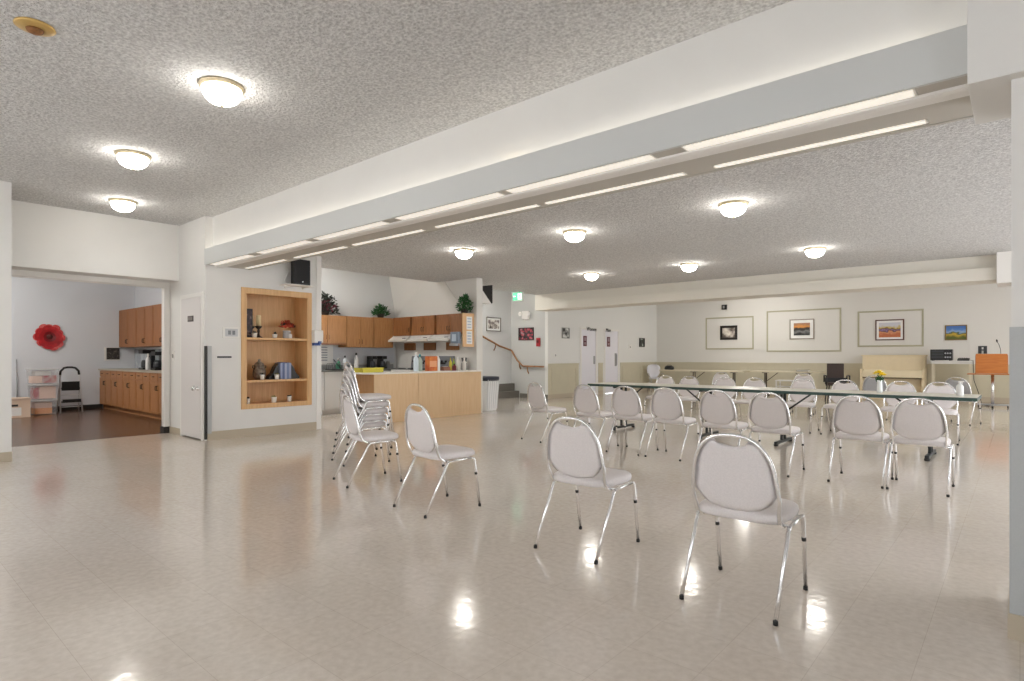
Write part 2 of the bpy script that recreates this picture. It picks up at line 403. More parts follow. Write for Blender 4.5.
moulding(11, -3.56, -1.98, 1.46, 2.49, 'rectangular wall moulding above the piano')

# remaining shell, outside the frame: walls with unseen windows added to let in daylight
def window_wall(name, axis, c, lo, hi, wins, z0, z1, h=ZN):
    m = MB(); cur = lo
    def bx(a, b, za, zb):
        if b-a < 1e-4: return
        if axis == 'x': m.box(c, c+.12, a, b, za, zb)
        else: m.box(a, b, c-.12, c, za, zb)
    for a, b in wins:
        bx(cur, a, 0, h); bx(a, b, 0, z0); bx(a, b, z1, h); cur = b
    bx(cur, hi, 0, h)
    struct(name, m, WALL)
def window(n, axis, c, a, b, z0, z1):
    m = MB()
    def bx(p, q, za, zb):
        if axis == 'x': m.box(c+.04, c+.08, p, q, za, zb)
        else: m.box(p, q, c-.08, c-.04, za, zb)
    bx(a, b, z0, z0+.06); bx(a, b, z1-.06, z1); bx(a, a+.06, z0+.06, z1-.06); bx(b-.06, b, z0+.06, z1-.06)
    mid = (a+b)/2; bx(mid-.025, mid+.025, z0+.06, z1-.06)
    struct('window_%d' % n, m, TRIMW)
wr = [(-1.6, -.2), (4.6, 7.0), (7.6, 10.0), (10.6, 11.9), (12.95, 15.7)]
window_wall('wall_right', 'x', 3.1, -3.2, 19.6, wr, .4, 2.6)
wb = [(-7.6, -5.4), (-4.6, -2.4), (-1.6, .6)]
window_wall('wall_front', 'y', -3.1, XS-.35, 3.2, wb, .9, 2.3)
n = 1
for a, b in wr: window(n, 'x', 3.1, a, b, .4, 2.6); n += 1
for a, b in wb: window(n, 'y', -3.1, a, b, .9, 2.3); n += 1

# ------------------------------------------------------------------ dropped beams
X0, X1 = XS, -.15
bm = MB()
bm.box(X0, 3.1, 3.48, 4.00, 2.66, ZN)                       # bulkhead face up to the ceiling
bm.box(X0, X1, 3.39, 3.48, 2.62, 2.66)                     # ledge that carries the cove tubes
struct('ceiling_beam', bm, WALL, label='white bulkhead of the long dropped beam', cat='beam')
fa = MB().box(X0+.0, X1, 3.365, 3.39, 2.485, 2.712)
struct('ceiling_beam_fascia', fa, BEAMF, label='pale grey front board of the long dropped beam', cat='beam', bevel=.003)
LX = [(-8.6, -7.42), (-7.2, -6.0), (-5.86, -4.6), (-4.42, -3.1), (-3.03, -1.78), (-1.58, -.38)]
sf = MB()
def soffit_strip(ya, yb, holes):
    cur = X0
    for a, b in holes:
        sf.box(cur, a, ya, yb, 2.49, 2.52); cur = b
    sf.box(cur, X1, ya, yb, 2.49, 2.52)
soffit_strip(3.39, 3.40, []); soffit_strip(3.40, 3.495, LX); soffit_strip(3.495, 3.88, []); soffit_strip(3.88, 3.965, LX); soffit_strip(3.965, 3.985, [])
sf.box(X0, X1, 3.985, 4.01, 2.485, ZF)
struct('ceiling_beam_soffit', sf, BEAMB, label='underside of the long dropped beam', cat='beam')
rp = [(3.50, 2.49), (3.505, 2.478), (3.53, 2.47), (3.60, 2.47), (3.635, 2.478), (3.64, 2.49)]
struct('trim_12', MB().prism(rp, X0, X1, 'x'), TRIMW, label='rounded white rail along the underside of the beam', cat='trim')
pos = ['farthest left', 'second from the left', 'third from the left', 'fourth from the left', 'fifth from the left', 'nearest, far right']
for row, (ya, yb) in enumerate(((3.403, 3.492), (3.90, 3.945))):
    for k, (a, b) in enumerate(LX):
        t = thing('strip_light', 'fluorescent strip light in the %s row of the beam, %s' % ('front' if row == 0 else 'rear', pos[k]), 'light', ((a+b)/2, (ya+yb)/2, 2.4865), 0, 'strip lights in the beam')
        w = (b-a)/2-.012; h = (yb-ya)/2
        B(-w, w, -h, h, .0, .012).build('diffuser', TUBEL, t)
        hh = h+.0
        MB().box(-w-.01, w+.01, -hh, hh, .012, .05).box(-w-.01, -w, -hh, hh, 0, .012).box(w, w+.01, -hh, hh, 0, .012).build('housing', TRIMW, t)
for k, (a, b) in enumerate(LX):
    t = MB().tube([(a-.05, 3.436, 2.682), (b+.12, 3.436, 2.682)], .013, 8).build('cove_tube_light', COVEL)
    tag(t, 'tube light hidden on the beam ledge, %s' % pos[k], 'light', 'tube lights on the beam ledge')
struct('ceiling_beam_head', B(-.172, .7, 3.2, 3.79, 2.375, ZN), WALL, label='white box at the head of the right pillar', cat='beam', bevel=.004)
pw = B(-.028, .5, 3.27, 3.77, 0, 2.375)
struct('pillar', pw, WALL, label='square white pillar at the right edge', cat='pillar')
struct('trim_13', MB().box(-.034, .5, 3.262, 3.27, .107, 1.323).box(-.034, -.028, 3.27, 3.77, .107, 1.323), GREYV, label='grey vinyl wrap on the lower right pillar', cat='trim')
struct('baseboard_pillar', MB().box(-.04, .5, 3.256, 3.27, 0, .107).box(-.04, -.028, 3.27, 3.77, 0, .107), COVE)
# second beam before the far end
b2 = MB().box(-9.84, 3.1, 12.35, 12.75, 2.42, ZN).box(-9.32, -.28, 12.12, 12.35, 2.42, 2.625).box(-9.84, 3.1, 12.25, 12.36, 2.421, ZF+.18)
struct('ceiling_beam_far', b2, mat('beam_far_paint', (222, 218, 208), .6), label='stepped white dropped beam before the far wall', cat='beam', bevel=.004)
struct('ceiling_beam_far_head', B(-.28, .4, 12.0, 12.7, 2.35, ZF+.18), TRIMW, label='white box at the right end of the far beam', cat='beam', bevel=.004)
struct('pillar_far', B(-.02, .4, 12.1, 12.6, 0, 2.35), WALL)

# ------------------------------------------------------------------ ceiling lamps
LAMPK = mat('added_lamp_glass', (255, 251, 244), .3, emit=115)  # stronger glow, used only on the added lamps out of view
def dome_light(label, loc):
    t = thing('ceiling_light', label, 'ceiling light', loc, 0, 'round ceiling lights')
    MB().lathe([(.08, 0), (.152, 0), (.157, -.010), (.150, -.018), (.142, -.026), (.135, -.03), (.12, -.03)], n=32).build('base', BRASS, t)
    MB().lathe([(.132, -.028), (.134, -.042), (.126, -.072), (.106, -.102), (.076, -.122), (.04, -.133), (.012, -.136)], n=32).build('shade', LAMPG, t)
    MB().lathe([(.004, -.134), (.012, -.136), (.014, -.145), (.008, -.154), (.002, -.158)], n=12).build('finial', BRASS, t)
    return t
l0 = dome_light('largest looking lit dome ceiling light, nearest on the higher ceiling', (-4.415, 1.835, ZN))
dup(l0, (-6.576, 1.886, ZN), label='middle lit dome ceiling light of three on the higher ceiling')
dup(l0, (-8.646, 2.367, ZN), label='lit dome ceiling light closest to the kitchenette opening')
for x, y, s in ((-6.49, 6.33, 'in front of the kitchen counter'), (-4.43, 6.35, 'between the two others of the nearer row beyond the beam'),
                (-2.33, 6.31, 'over the right of the near chair row, biggest beyond the beam'), (-6.43, 9.8, 'nearest the toilet doors, in the far row'),
                (-4.45, 9.93, 'middle one of the far row'), (-2.36, 9.76, 'right one of the far row, toward the piano')):
    dup(l0, (x, y, ZF), label='lit dome light '+s)
for i, (x, y) in enumerate(((-12.0, .95), (-14.0, 1.1))):
    dup(l0, (x, y, ZN), label='unseen dome light added inside the kitchenette, %s' % ('nearer the opening' if i == 0 else 'nearer the red flower'), swap={'shade': LAMPK})  # unseen lamps added to brighten the kitchenette
for i, (x, y) in enumerate(((-10.05, 5.5), )):
    dup(l0, (x, y, ZN), label='unseen dome light added inside the kitchen behind the niche wall', swap={'shade': LAMPK})  # added lamp out of view, lights the kitchen
dup(l0, (-10.9, 10.5, ZN), label='unseen dome light added over the stair landing', swap={'shade': LAMPK})  # added lamp out of view, brightens the stairs
for i, (x, y) in enumerate(((1.0, 15.9), )):
    dup(l0, (-6.1, 17.5, ZN), label='unseen dome light added in the middle of the far bay', swap={'shade': LAMPK})  # unseen lamp added to brighten the far wall and doors
    dup(l0, (x, y, ZN), label='unseen dome light added in the far bay past the lectern', swap={'shade': LAMPK})  # second unseen lamp added for the far bay
eb = thing('ceiling_fitting', 'brass ceiling plate without its lamp shade', 'ceiling fitting', (-4.459, .765, ZN))
MB().lathe([(.07, 0), (.098, 0), (.102, -.008), (.094, -.014), (.05, -.022), (.02, -.024)], n=32).build('plate', mat('worn_brass', (214, 180, 112), .35, metal=.6, noise=.15, nscale=14), eb)
MB().lathe([(.045, -.022), (.04, -.036), (.025, -.045), (.006, -.047)], n=16).build('socket', mat('rust_brown', (150, 100, 52), .6, noise=.5, nscale=40), eb)

# ================================================================== BANQUET CHAIRS
BP = [(.385, -.05), (.40, -.085), (.425, -.118), (.47, -.142), (.55, -.16), (.70, -.184), (.84, -.208)]
def back_y(z):
    for (z0, y0), (z1, y1) in zip(BP, BP[1:]):
        if z <= z1: return y0+(y1-y0)*(z-z0)/(z1-z0)
    return BP[-1][1]
TR = .0098
def hoop_hw(z):
    base = .207-.11*max(0., z-.52) if z > .52 else .1965+.0105*max(0., (z-.45)/.07)
    if z <= .61: return base
    q = min(1., (z-.61)/.213); return base*max(0., 1-q**2.55)**(1/2.55)
def make_chair(label):
    t = thing('banquet_chair', label, 'chair')
    # seat cushion
    def outline(sc, z, n=40):
        r = []
        for k in range(n):
            a = 2*PI*k/n; ca, sa = math.cos(a), math.sin(a)
            x = .215*math.copysign(abs(ca)**.42, ca)*sc; y = .205*math.copysign(abs(sa)**.46, sa)*sc
            if y > 0: x *= 1-.05*(y/.205)**2
            r.append((x, y+.06, z))
        return r
    MB().rings([outline(.94, .404), outline(.99, .411), outline(1, .427), outline(.985, .442), outline(.93, .452), outline(.75, .459), outline(.4, .462), outline(.1, .463)]).build('seat', FABRIC, t)
    # back pad: a lens-shaped panel inside the hoop
    rows = []
    Z0, Z1, NV, NU = .445, .80, 18, 14
    for j in range(NV+1):
        z = Z0+(Z1-Z0)*j/NV
        w = min(.204, hoop_hw(z)-.009)
        q = (z-Z0)/.15
        if q < 1: w = min(w, .03+.174*(1-(1-q)**2)**.5)
        q = (Z1-z)/.02
        if q < 1: w = min(w, .085+.05*(1-(1-q)**2)**.5)
        rows.append((z, w))
    rings = []
    for z, w in rows:
        ring = []
        edge = min(1, min(z-Z0, Z1-z)/.03); edge = max(0, 1-(1-edge)**2)**.5
        for side in (1, -1):
            for k in range(NU):
                u = -1+2*k/NU if side == 1 else 1-2*k/NU
                th = .0104*max(0., 1-u**6)**.5*(.35+.65*edge)
                zz = z-.034*max(0., 1-(u*w/.085)**4)*max(0., (z-.72)/.08) if z > .72 and abs(u*w) < .085 else z
                ring.append((u*w, back_y(zz)+.006+side*th-.005*(1-u*u), zz))
        rings.append(ring)
    MB().rings(rings).build('backrest', FABRIC, t)
    # hoop
    pts = []
    for s in (-1, 1):
        half = [(s*hoop_hw(z), back_y(z), z) for z in (.388, .396, .41, .428, .45, .48, .50, .52, .55, .58, .61)]
        arch = []
        for k in range(1, 9):
            th = PI/2*k/8
            zz = .61+.213*math.sin(th)**(2/2.55); xx = (.207-.11*(zz-.52))*math.cos(th)**(2/2.55) if k < 8 else 0
            arch.append((s*xx, back_y(zz), zz))
        h = half+arch
        pts += h if s == -1 else h[-2::-1]
    MB().tube(pts, TR, 8).build('back_frame', CHROME, t)
    # seat frame: side rails and cross bars
    sfm = MB()
    for s in (-1, 1):
        sfm.tube([(s*.222, -.05, .388), (s*.222, .06, .394), (s*.222, .165, .396)], TR, 8)
    sfm.tube([(-.222, -.05, .395), (.222, -.05, .395)], .006, 6).tube([(-.222, .05, .398), (.222, .05, .398)], .005, 6).tube([(-.222, .16, .398), (.222, .16, .398)], .005, 6)
    sfm.build('seat_frame', CHROME, t)
    legs = []
    for s in (-1, 1):
        legs.append([(s*.222, -.05, .388), (s*.222, -.066, .374), (s*.221, -.115, .28), (s*.2195, -.264, .012)])
        legs.append([(s*.222, .165, .396), (s*.222, .186, .392), (s*.222, .198, .376), (s*.2215, .212, .28), (s*.2195, .254, .012)])
    for p in legs:
        lg = MB().tube(p, TR, 8).build('leg', CHROME, t)
        x, y, z = p[-1]
        MB().lathe([(.0108, 0), (.0116, .003), (.0114, .018), (.010, .02)], x, y, 10).build('foot_cap', RUBBER, lg)
        if p[0][1] > 0:
            a_, b_ = Vector(p[3]), Vector(p[4]); MB().tube([a_, a_.lerp(b_, .07)], .0115, 8).build('bumper', RUBBER, lg)
    return t
GL = 'loose chairs in the open floor'
chair = make_chair('pale banquet chair nearest the viewer, its back turned, alone in the foreground right')
chair.location = (-1.046, 2.994, 0); chair.rotation_euler = (0, 0, math.radians(1)); chair['group'] = GL
def put(x, y, head, label, group, z=0, swap=None):
    return dup(chair, (x, y, z), -math.radians(head), label, group, swap)
put(-2.072, 3.118, -1.7, 'pale banquet chair standing alone in the middle foreground, second nearest', GL)
put(-3.506, 3.126, 6.7, 'pale banquet chair left of middle seen from its side, right of the chair pair', GL)
put(-4.744, 3.336, 16.5, 'pale banquet chair just in front of the chair stack', GL)
LV = ['lowest', 'second lowest', 'middle', 'second highest', 'topmost']
ca, sa = math.cos(math.radians(16)), math.sin(math.radians(16))
for k in range(5):
    f = .0132*k
    put(-5.68+f*sa, 3.90+f*ca, 16, LV[k]+' pale banquet chair in the stack of five before the kitchen', 'stacked banquet chairs', z=.0755*k)
GR = 'chairs with their backs to us along the near side of the long tables'
near = [(-5.15, 6.66, 14, 'leftmost pale chair of the near row, turned a little, nearest the waste bin'), (-4.27, 6.55, 3, 'second pale chair of the near row from the left'),
        (-3.69, 6.56, -1, 'third pale chair of the near row from the left'), (-3.14, 6.55, 1, 'fourth pale chair of the near row from the left'),
        (-2.50, 6.47, 1, 'fifth pale chair of the near row, behind the foreground chair'), (-1.945, 6.42, 1, 'sixth pale chair of the near row, before the black table foot'),
        (-1.158, 6.455, .5, 'seventh pale chair of the near row, second from the right end'), (-.682, 6.45, 0, 'rightmost pale chair of the near row, touching its neighbour')]
for x, y, h, l in near: put(x, y, h, l, GR)
GF = 'chairs facing us on the far side of the long tables'
far = [(-5.085, 179), (-4.61, 180), (-3.93, 176), (-3.44, 181), (-2.67, 180), (-2.07, 182), (-1.33, 179), (-.86, 178)]
ordn = ['leftmost', 'second from the left', 'third from the left', 'fourth from the left', 'fifth from the left', 'sixth from the left', 'seventh from the left, behind the flower vase', 'rightmost, behind the white bottle']
for (x, h), o in zip(far, ordn): put(x, 10.1, h, 'pale chair facing us across the long tables, '+o, GF)
GT = 'chairs left behind the far row'
put(-5.2, 13.2, 176, 'pale chair standing apart behind the far row, near the left back table', GT)
put(-3.45, 13.3, 170, 'pale chair standing apart behind the far row, before the right back table', GT)
gs = {'seat': FABRICG, 'backrest': FABRICG}
put(-2.09, 13.2, 5, 'grey chair before the piano, behind the yellow flowers', GT, swap=gs)
put(-.80, 13.1, 14, 'grey chair before the lectern, at the far right of the chairs', GT, swap=gs)

# ================================================================== FOLDING TABLES
def folding_table(label, x0, x1, y0, y1, top, edge, legx, metal, group, z=.745, th=.040, rot=0., foot_cap=True):
    cx, cy = (x0+x1)/2, (y0+y1)/2; w, d = (x1-x0)/2, (y1-y0)/2
    t = thing('folding_table', label, 'table', (cx, cy, 0), rot, group)
    B(-w+.004, w-.004, -d+.004, d-.004, z-th+.002, z).build('tabletop', top, t, .003)
    MB().box(-w, w, -d, -d+.004, z-th, z-.003).box(-w, w, d-.004, d, z-th, z-.003).box(-w, -w+.004, -d, d, z-th, z-.003).box(w-.004, w, -d, d, z-th, z-.003).build('edge_band', edge, t)
    for lx in legx:
        s = 1 if lx < cx else -1; x = lx-cx
        m = MB()
        for yy in (-.07, .07): m.box(x-.016, x+.016, yy-.016, yy+.016, .045, z-th-.025)
        m.box(x-.02, x+.02, -d+.08, d-.08, z-th-.025, z-th)
        lg = m.build('leg', metal, t, .003)
        MB().box(x-.022, x+.022, -d+.06, d-.06, .022, .058).build('foot_bar', metal, lg, .004)
        g = MB()
        for yy in (-d+.075, d-.075): g.lathe([(.026, 0), (.03, .01), (.03, .022), (.02, .03)], x, yy, 12)
        g.build('foot_cap', RUBBER, lg)
        MB().tube([(x, 0, .42), (x+s*.36, 0, z-th-.006)], .011, 8).build('brace', metal, lg)
    return t
GTB = 'long tables in the middle of the hall'
DKM = mat('dark_table_metal', (30, 36, 36), .45)
folding_table('long cream folding table with dark green edge, left of the two joined tables', -5.41, -2.945, 8.12, 8.88, CREAMT, GREEN, (-4.95, -3.5), DKM, GTB, rot=-.01)
folding_table('long cream folding table with dark green edge, right one, carrying flowers', -2.93, -.345, 8.10, 8.86, CREAMT, GREEN, (-2.45, -.80), DKM, GTB, rot=-.01)
GBK = 'beige tables along the far wall'
BRM = mat('brown_table_metal', (72, 62, 54), .5)
folding_table('beige folding table at the far wall, left one under the dark framed picture', -9.12, -6.35, 18.0, 18.7, BEIGET, BEIGET, (-8.05, -6.75), BRM, GBK, z=.74)
folding_table('beige folding table at the far wall, right one under the sunset picture', -6.15, -4.25, 18.0, 18.7, BEIGET, BEIGET, (-5.8, -4.6), BRM, GBK, z=.755)

# things on the tables
v = thing('flower_vase', 'clear vase of yellow daffodils on the long table', 'vase', (-1.32, 8.5, .745))
MB().lathe([(.03, 0), (.034, .01), (.03, .06), (.024, .12), (.032, .155)], n=16).build('vase_body', mat('vase_white', (232, 236, 236), .15), v)
stm = MB()
pet = MB(); pw_ = MB()
for k in range(6):
    a = k*1.05+.3; r = .02+.045*rnd.random(); top = Vector((r*math.cos(a), r*math.sin(a), .22+.045*rnd.random()))
    stm.tube([(0, 0, .05), tuple(top*.55+Vector((0, 0, .08))), tuple(top)], .004, 5)
    tgt = pet if k % 3 else pw_
    for j in range(9):
        b = j*PI*2/9; tgt.leaf(top, (math.cos(b), math.sin(b), .15), .05, .032)
    tgt.lathe([(.008, top.z), (.014, top.z+.02), (.018, top.z+.035), (.002, top.z+.03)], top.x, top.y, 8)
for j in range(8):
    b = j*.8; stm.leaf((0, 0, .1), (math.cos(b)*.5, math.sin(b)*.5, 1), .12, .02)
stm.build('stems', LEAF, v); pet.build('blossoms', YELP, v)
pw_.build('pale_blossoms', mat('pale_petals', (244, 238, 196), .6), v)['label'] = 'pale cream blossoms'
def bottle(name, label, loc, h, r, m, cap, group=None, spray=False, cat='bottle'):
    t = thing(name, label, cat, loc, 0, group)
    MB().lathe([(r*.92, 0), (r, .008), (r, h*.58), (r*.85, h*.68), (r*.36, h*.8), (r*.34, h*.86)], n=16).build('bottle_body', m, t)
    if spray:
        MB().cyl(0, 0, h*.86, h*.92, r*.42, n=10).box(-r*.35, r*1.1, -r*.3, r*.3, h*.92, h).box(r*.5, r*.7, -r*.12, r*.12, h*.78, h*.92).build('spray_head', cap, t, .003)
    else:
        MB().lathe([(r*.42, h*.85), (r*.42, h*.97), (r*.3, h)], n=12).build('cap', cap, t)
    return t
bottle('spray_bottle', 'white bottle at the right end of the long table', (-.52, 8.42, .745), .17, .036, ENAMEL, TRIMW, spray=True)
bg = thing('handbag', 'black bag lying on the left back table', 'bag', (-8.93, 18.35, .74))
MB().rings([[( .17*math.cos(a)*s_, .11*math.sin(a)*s_, z) for a in [2*PI*k/20 for k in range(20)]] for s_, z in ((.9, 0), (1, .03), (.95, .09), (.7, .125), (.3, .135))]).build('bag_body', BLACK, bg)
MB().tube([(-.1, 0, .12), (-.06, 0, .155), (.06, 0, .155), (.1, 0, .12)], .008, 6).build('strap', BLACK, bg)
bk = thing('binder', 'dark binder lying on the right back table', 'binder', (-4.75, 18.35, .755))
B(-.16, .16, -.12, .12, 0, .006).build('cover', BLACK, bk); B(-.15, .155, -.11, .11, .006, .03).build('pages', PAPER, bk); B(-.16, .16, -.12, .12, .03, .036).build('cover', BLACK, bk)

# white low cart, brown armchair, white shell chair, near the far wall
c = thing('side_table', 'low white open side table under the right back table', 'side table', (-4.92, 17.3, 0))
B(-.23, .23, -.2, .2, .50, .53).build('table_top', ENAMEL, c, .004); B(-.21, .21, -.18, .18, .34, .36).build('shelf', ENAMEL, c)
for sx in (-1, 1):
    for sy in (-1, 1): B(sx*.21-.015, sx*.21+.015, sy*.18-.015, sy*.18+.015, 0, .5).build('leg', ENAMEL, c)
BRL = mat('brown_leather', (62, 46, 40), .5)
a = thing('armchair', 'dark brown armchair beside the piano', 'armchair', (-3.66, 17.3, 0), math.radians(20))
MB().rings([[(x*.2, y, z) for x, y in ((-1, .2), (1, .2), (1, .26), (-1, .26))] for z in (.60, .61, .99, 1.0)], False).build('backrest', BRL, a, .02)
B(-.23, .23, -.22, .22, .42, .50).build('seat', BRL, a, .02)
for s in (-1, 1):
    MB().tube([(s*.27, -.2, .42), (s*.27, -.2, .68), (s*.27, .2, .68), (s*.27, .22, .5)], .018, 8).build('armrest', BLACK, a)
    for y in (-.19, .19): MB().tube([(s*.2, y, .42), (s*.24, y*1.15, 0)], .016, 8).build('leg', BLACK, a)
B(-.25, .25, .19, .23, .44, .62).build('back_support', BLACK, a)
sh = thing('shell_chair', 'white rounded shell chair in the far left corner', 'chair', (-9.42, 18.3, 0), math.radians(40))
rg = []
for z, w in ((.46, .10), (.52, .16), (.60, .21), (.70, .235), (.80, .23), (.87, .19), (.905, .11), (.912, .03)):
    yb = .22+.1*(z-.46)
    rg.append([(u*w, yb-.06*(1-u*u)*-1+(.014 if side < 0 else 0), z) for side in (1, -1) for u in ([-1, -.6, -.2, .2, .6, 1] if side == 1 else [1, .6, .2, -.2, -.6, -1])])
MB().rings(rg).build('backrest', VINYLW, sh)
MB().rings([[(.22*math.cos(q)*s_, .21*math.sin(q)*s_, z) for q in [2*PI*k/20 for k in range(20)]] for s_, z in ((.85, .42), (1, .435), (1, .455), (.9, .465))]).build('seat', VINYLW, sh)
for s in (-1, 1):
    for y in (-.17, .2): MB().tube([(s*.15, y*.7, .43), (s*.21, y*1.2, 0)], .011, 8).build('leg', CHROME, sh)
    MB().tube([(s*.2, .2, .5), (s*.25, .1, .6), (s*.25, -.12, .6), (s*.2, -.15, .45)], .01, 8).build('armrest', CHROME, sh)

# ================================================================== FAR WALL THINGS
p = thing('piano', 'closed cream upright piano against the far wall', 'piano', (-2.63, YB-.03, 0))
B(-.72, .72, -.48, -.03, .10, 1.20).build('case', PIANO, p, .006)
B(-.745, .745, -.5, -.01, 1.2, 1.23).build('lid', PIANO, p, .008)
MB().box(-.745, -.68, -.70, -.48, .60, .84).box(.68, .745, -.70, -.48, .60, .84).build('cheek', PIANO, p, .012)
B(-.68, .68, -.69, -.48, .62, .82).build('key_cover', mat('cream_piano_front', (234, 220, 188), .35), p, .012)
B(-.68, .68, -.68, -.48, .585, .62).build('key_bed', mat('piano_key_bed_brown', (120, 104, 76), .5), p)  # key bed in a darker brown than the case
for s in (-1, 1):
    B(s*.71-.035, s*.71+.035, -.69, -.48, 0, .6).build('leg', PIANO, p, .008)
B(-.7, .7, -.5, -.48, .12, .56).build('lower_panel', PIANO, p, .004)
B(-.75, .75, -.5, -.02, 0, .1).build('plinth', PIANO, p, .006)
pd = MB()
for x in (-.07, 0, .07): pd.box(x-.018, x+.018, -.58, -.5, .05, .062)
pd.build('pedals', BRASS, p)

ct = thing('equipment_table', 'white equipment table beside the lectern', 'table', (-1.33, 18.75, 0))
B(-.42, .42, -.25, .25, 1.05, 1.08).build('table_top', ENAMEL, ct, .004)
MB().box(-.40, .40, -.23, .23, 1.0, 1.05).build('apron', ENAMEL, ct)
for sx in (-1, 1):
    for sy in (-1, 1): MB().box(sx*.38-.018, sx*.38+.018, sy*.21-.018, sy*.21+.018, 0, 1.0).build('leg', BEIGET, ct)
am = thing('amplifier', 'black stereo amplifier on the white equipment table', 'amplifier', (-1.53, 18.7, 1.08))
B(-.23, .23, -.16, .16, .01, .29).build('case', BLACK, am, .012)
ft = MB()
for r_ in range(3): ft.box(-.2, .05, -.166, -.16, .06+.075*r_, .115+.075*r_)
ft.build('front_panel', CHAR, am)
kn = MB()
for i in range(3):
    for j in range(2): kn.lathe([(.02, 0), (.018, .012)], .09+.05*i, .09+.1*j, 10)
o = kn.build('knobs', STEEL, am, loc=(0, -.16, 0), rot=(R90, 0, 0))
MB().box(-.2, -.16, -.13, .13, 0, .01).box(.16, .2, -.13, .13, 0, .01).build('foot', RUBBER, am)
mx = thing('audio_box', 'small black audio box beside the amplifier', 'audio device', (-1.08, 18.68, 1.08))
MB().prism([(-.13, 0), (.13, 0), (.13, .07), (-.13, .035)], -.12, .12, 'x').build('case', BLACK, mx, .006)
kn = MB()
for i in range(4): kn.cyl(-.07+.045*i, .0, .04, .075, .008, n=8)
kn.build('knobs', CHAR, mx)
cb = MB().tube([(-.94, 18.62, 1.092), (-.88, 18.46, 1.09), (-.86, 18.4, .6), (-.75, 18.5, .2), (-.7, 18.3, .012), (-.55, 17.9, .012)], .008, 6).build('cable', BLACK)
tag(cb, 'black cable hanging from the equipment table', 'cable')

le = thing('lectern', 'orange oak lectern panel on a chrome pedestal with casters', 'lectern', (-.5, 17.45, 0))
MB().prism([(-.02, .80), (.0, .80), (.06, 1.25), (.04, 1.25)], -.285, .285, 'x').build('front_panel', WOODO, le, .004)
B(-.44, .33, -.05, .36, .765, .79).build('shelf', WOODO, le, .004)
MB().prism([(.06, 1.22), (.06, 1.25), (.40, 1.14), (.40, 1.11)], -.285, .285, 'x').build('top', WOODO, le, .003)
for s in (-1, 1): MB().prism([(.0, .79), (.06, 1.22), (.4, 1.11), (.33, .79)], s*.285-.008, s*.285+.008, 'x').build('side_panel', WOODO, le)
MB().cyl(.02, .15, .06, .765, .032, n=20).build('pole', CHROME, le)
bs = MB().box(-.26, .31, .12, .18, .05, .085).box(-.01, .05, -.15, .42, .05, .085)
bsd = bs.build('base', STEEL, le, .006)
for x, y in ((-.24, .15), (.29, .15), (.02, -.13), (.02, .40)):
    w_ = MB().lathe([(.012, -.012), (.025, -.012), (.025, .012), (.012, .012)], n=14).build('caster', RUBBER, bsd, loc=(x, y, .026), rot=(0, R90, 0))
mc = MB().tube([(.17, .2, 1.16), (.16, .2, 1.35), (.13, .18, 1.47), (.10, .15, 1.53)], .006, 6)
mco = mc.build('microphone', BLACK, le)
MB().tube([(.10, .15, 1.52), (.095, .145, 1.56), (.09, .14, 1.585)], [.012, .017, .010], 10).build('microphone_head', BLACK, mco)

def picture(label, loc, rotz, w, h, framem, art, mt=0., fw=.04, cat='picture', name='framed_picture', dep=.03):
    t = thing(name, label, cat, loc, rotz)
    f = MB()
    for a_, b_, c_, d_ in ((-w/2, w/2, -h/2, -h/2+fw), (-w/2, w/2, h/2-fw, h/2), (-w/2, -w/2+fw, -h/2+fw, h/2-fw), (w/2-fw, w/2, -h/2+fw, h/2-fw)):
        f.box(a_, b_, -dep, -.002, c_, d_)
    f.build('frame', framem, t, .003)
    iw, ih = w/2-fw, h/2-fw
    if mt:
        B(-iw, iw, -.012, -.004, -ih, ih).build('mat_board', PAPER, t)
        B(-iw+mt, iw-mt, -.015, -.012, -ih+mt, ih-mt).build('print', art, t)
    else:
        B(-iw, iw, -.012, -.004, -ih, ih).build('print', art, t)
    return t
FB = mat('black_frame', (34, 28, 26), .4); FBR = mat('brown_frame', (92, 52, 38), .4); FT = mat('taupe_frame', (150, 140, 130), .5); FGD = mat('gold_frame', (132, 106, 54), .5)
picture('small picture in a thick black frame, left of the sunset picture', (-7.31, YB, 1.975), 0, .57, .47, FB, art_mat('art_horses', [(.3, (60, 50, 46)), (.45, (120, 108, 100)), (.55, (196, 186, 176)), (.7, (232, 226, 216))], 5, seed=3), fw=.075)
picture('sunset landscape picture with wide white mat in the largest moulding', (-5.06, YB, 2.025), 0, .70, .62, FT, art_mat('art_sunset', [(.1, (26, 26, 28)), (.3, (120, 122, 122)), (.42, (40, 34, 32)), (.58, (52, 40, 34)), (.7, (226, 150, 66)), (.9, (164, 120, 90))], 7, seed=8, grad=True), mt=.09, fw=.03)
picture('picture of orange and violet landscape in a brown frame over the piano', (-2.77, YB, 1.935), 0, .69, .585, FBR, art_mat('art_canyon', [(.2, (190, 110, 70)), (.36, (214, 150, 110)), (.44, (66, 50, 74)), (.52, (150, 120, 160)), (.58, (90, 70, 60)), (.66, (196, 170, 70)), (.8, (204, 204, 212))], 11, seed=15, grad=True), mt=.055, fw=.03)
picture('small bright blue and yellow field painting above the equipment table', (-1.28, YB, 1.82), 0, .47, .40, FGD, art_mat('art_field', [(.12, (92, 100, 34)), (.34, (206, 170, 50)), (.45, (60, 90, 60)), (.55, (150, 176, 210)), (.72, (84, 130, 196)), (.9, (70, 116, 186))], 9, seed=21, grad=True), fw=.025)
sp = thing('wall_clock_speaker', 'small dark square box high on the far wall', 'wall box', (-7.45, YB, 2.83))
B(-.085, .085, -.06, 0, -.08, .08).build('case', BLACK, sp, .004); B(-.045, .02, -.064, -.06, -.04, .045).build('grille', mat('grey_grille', (150, 150, 150), .5), sp)
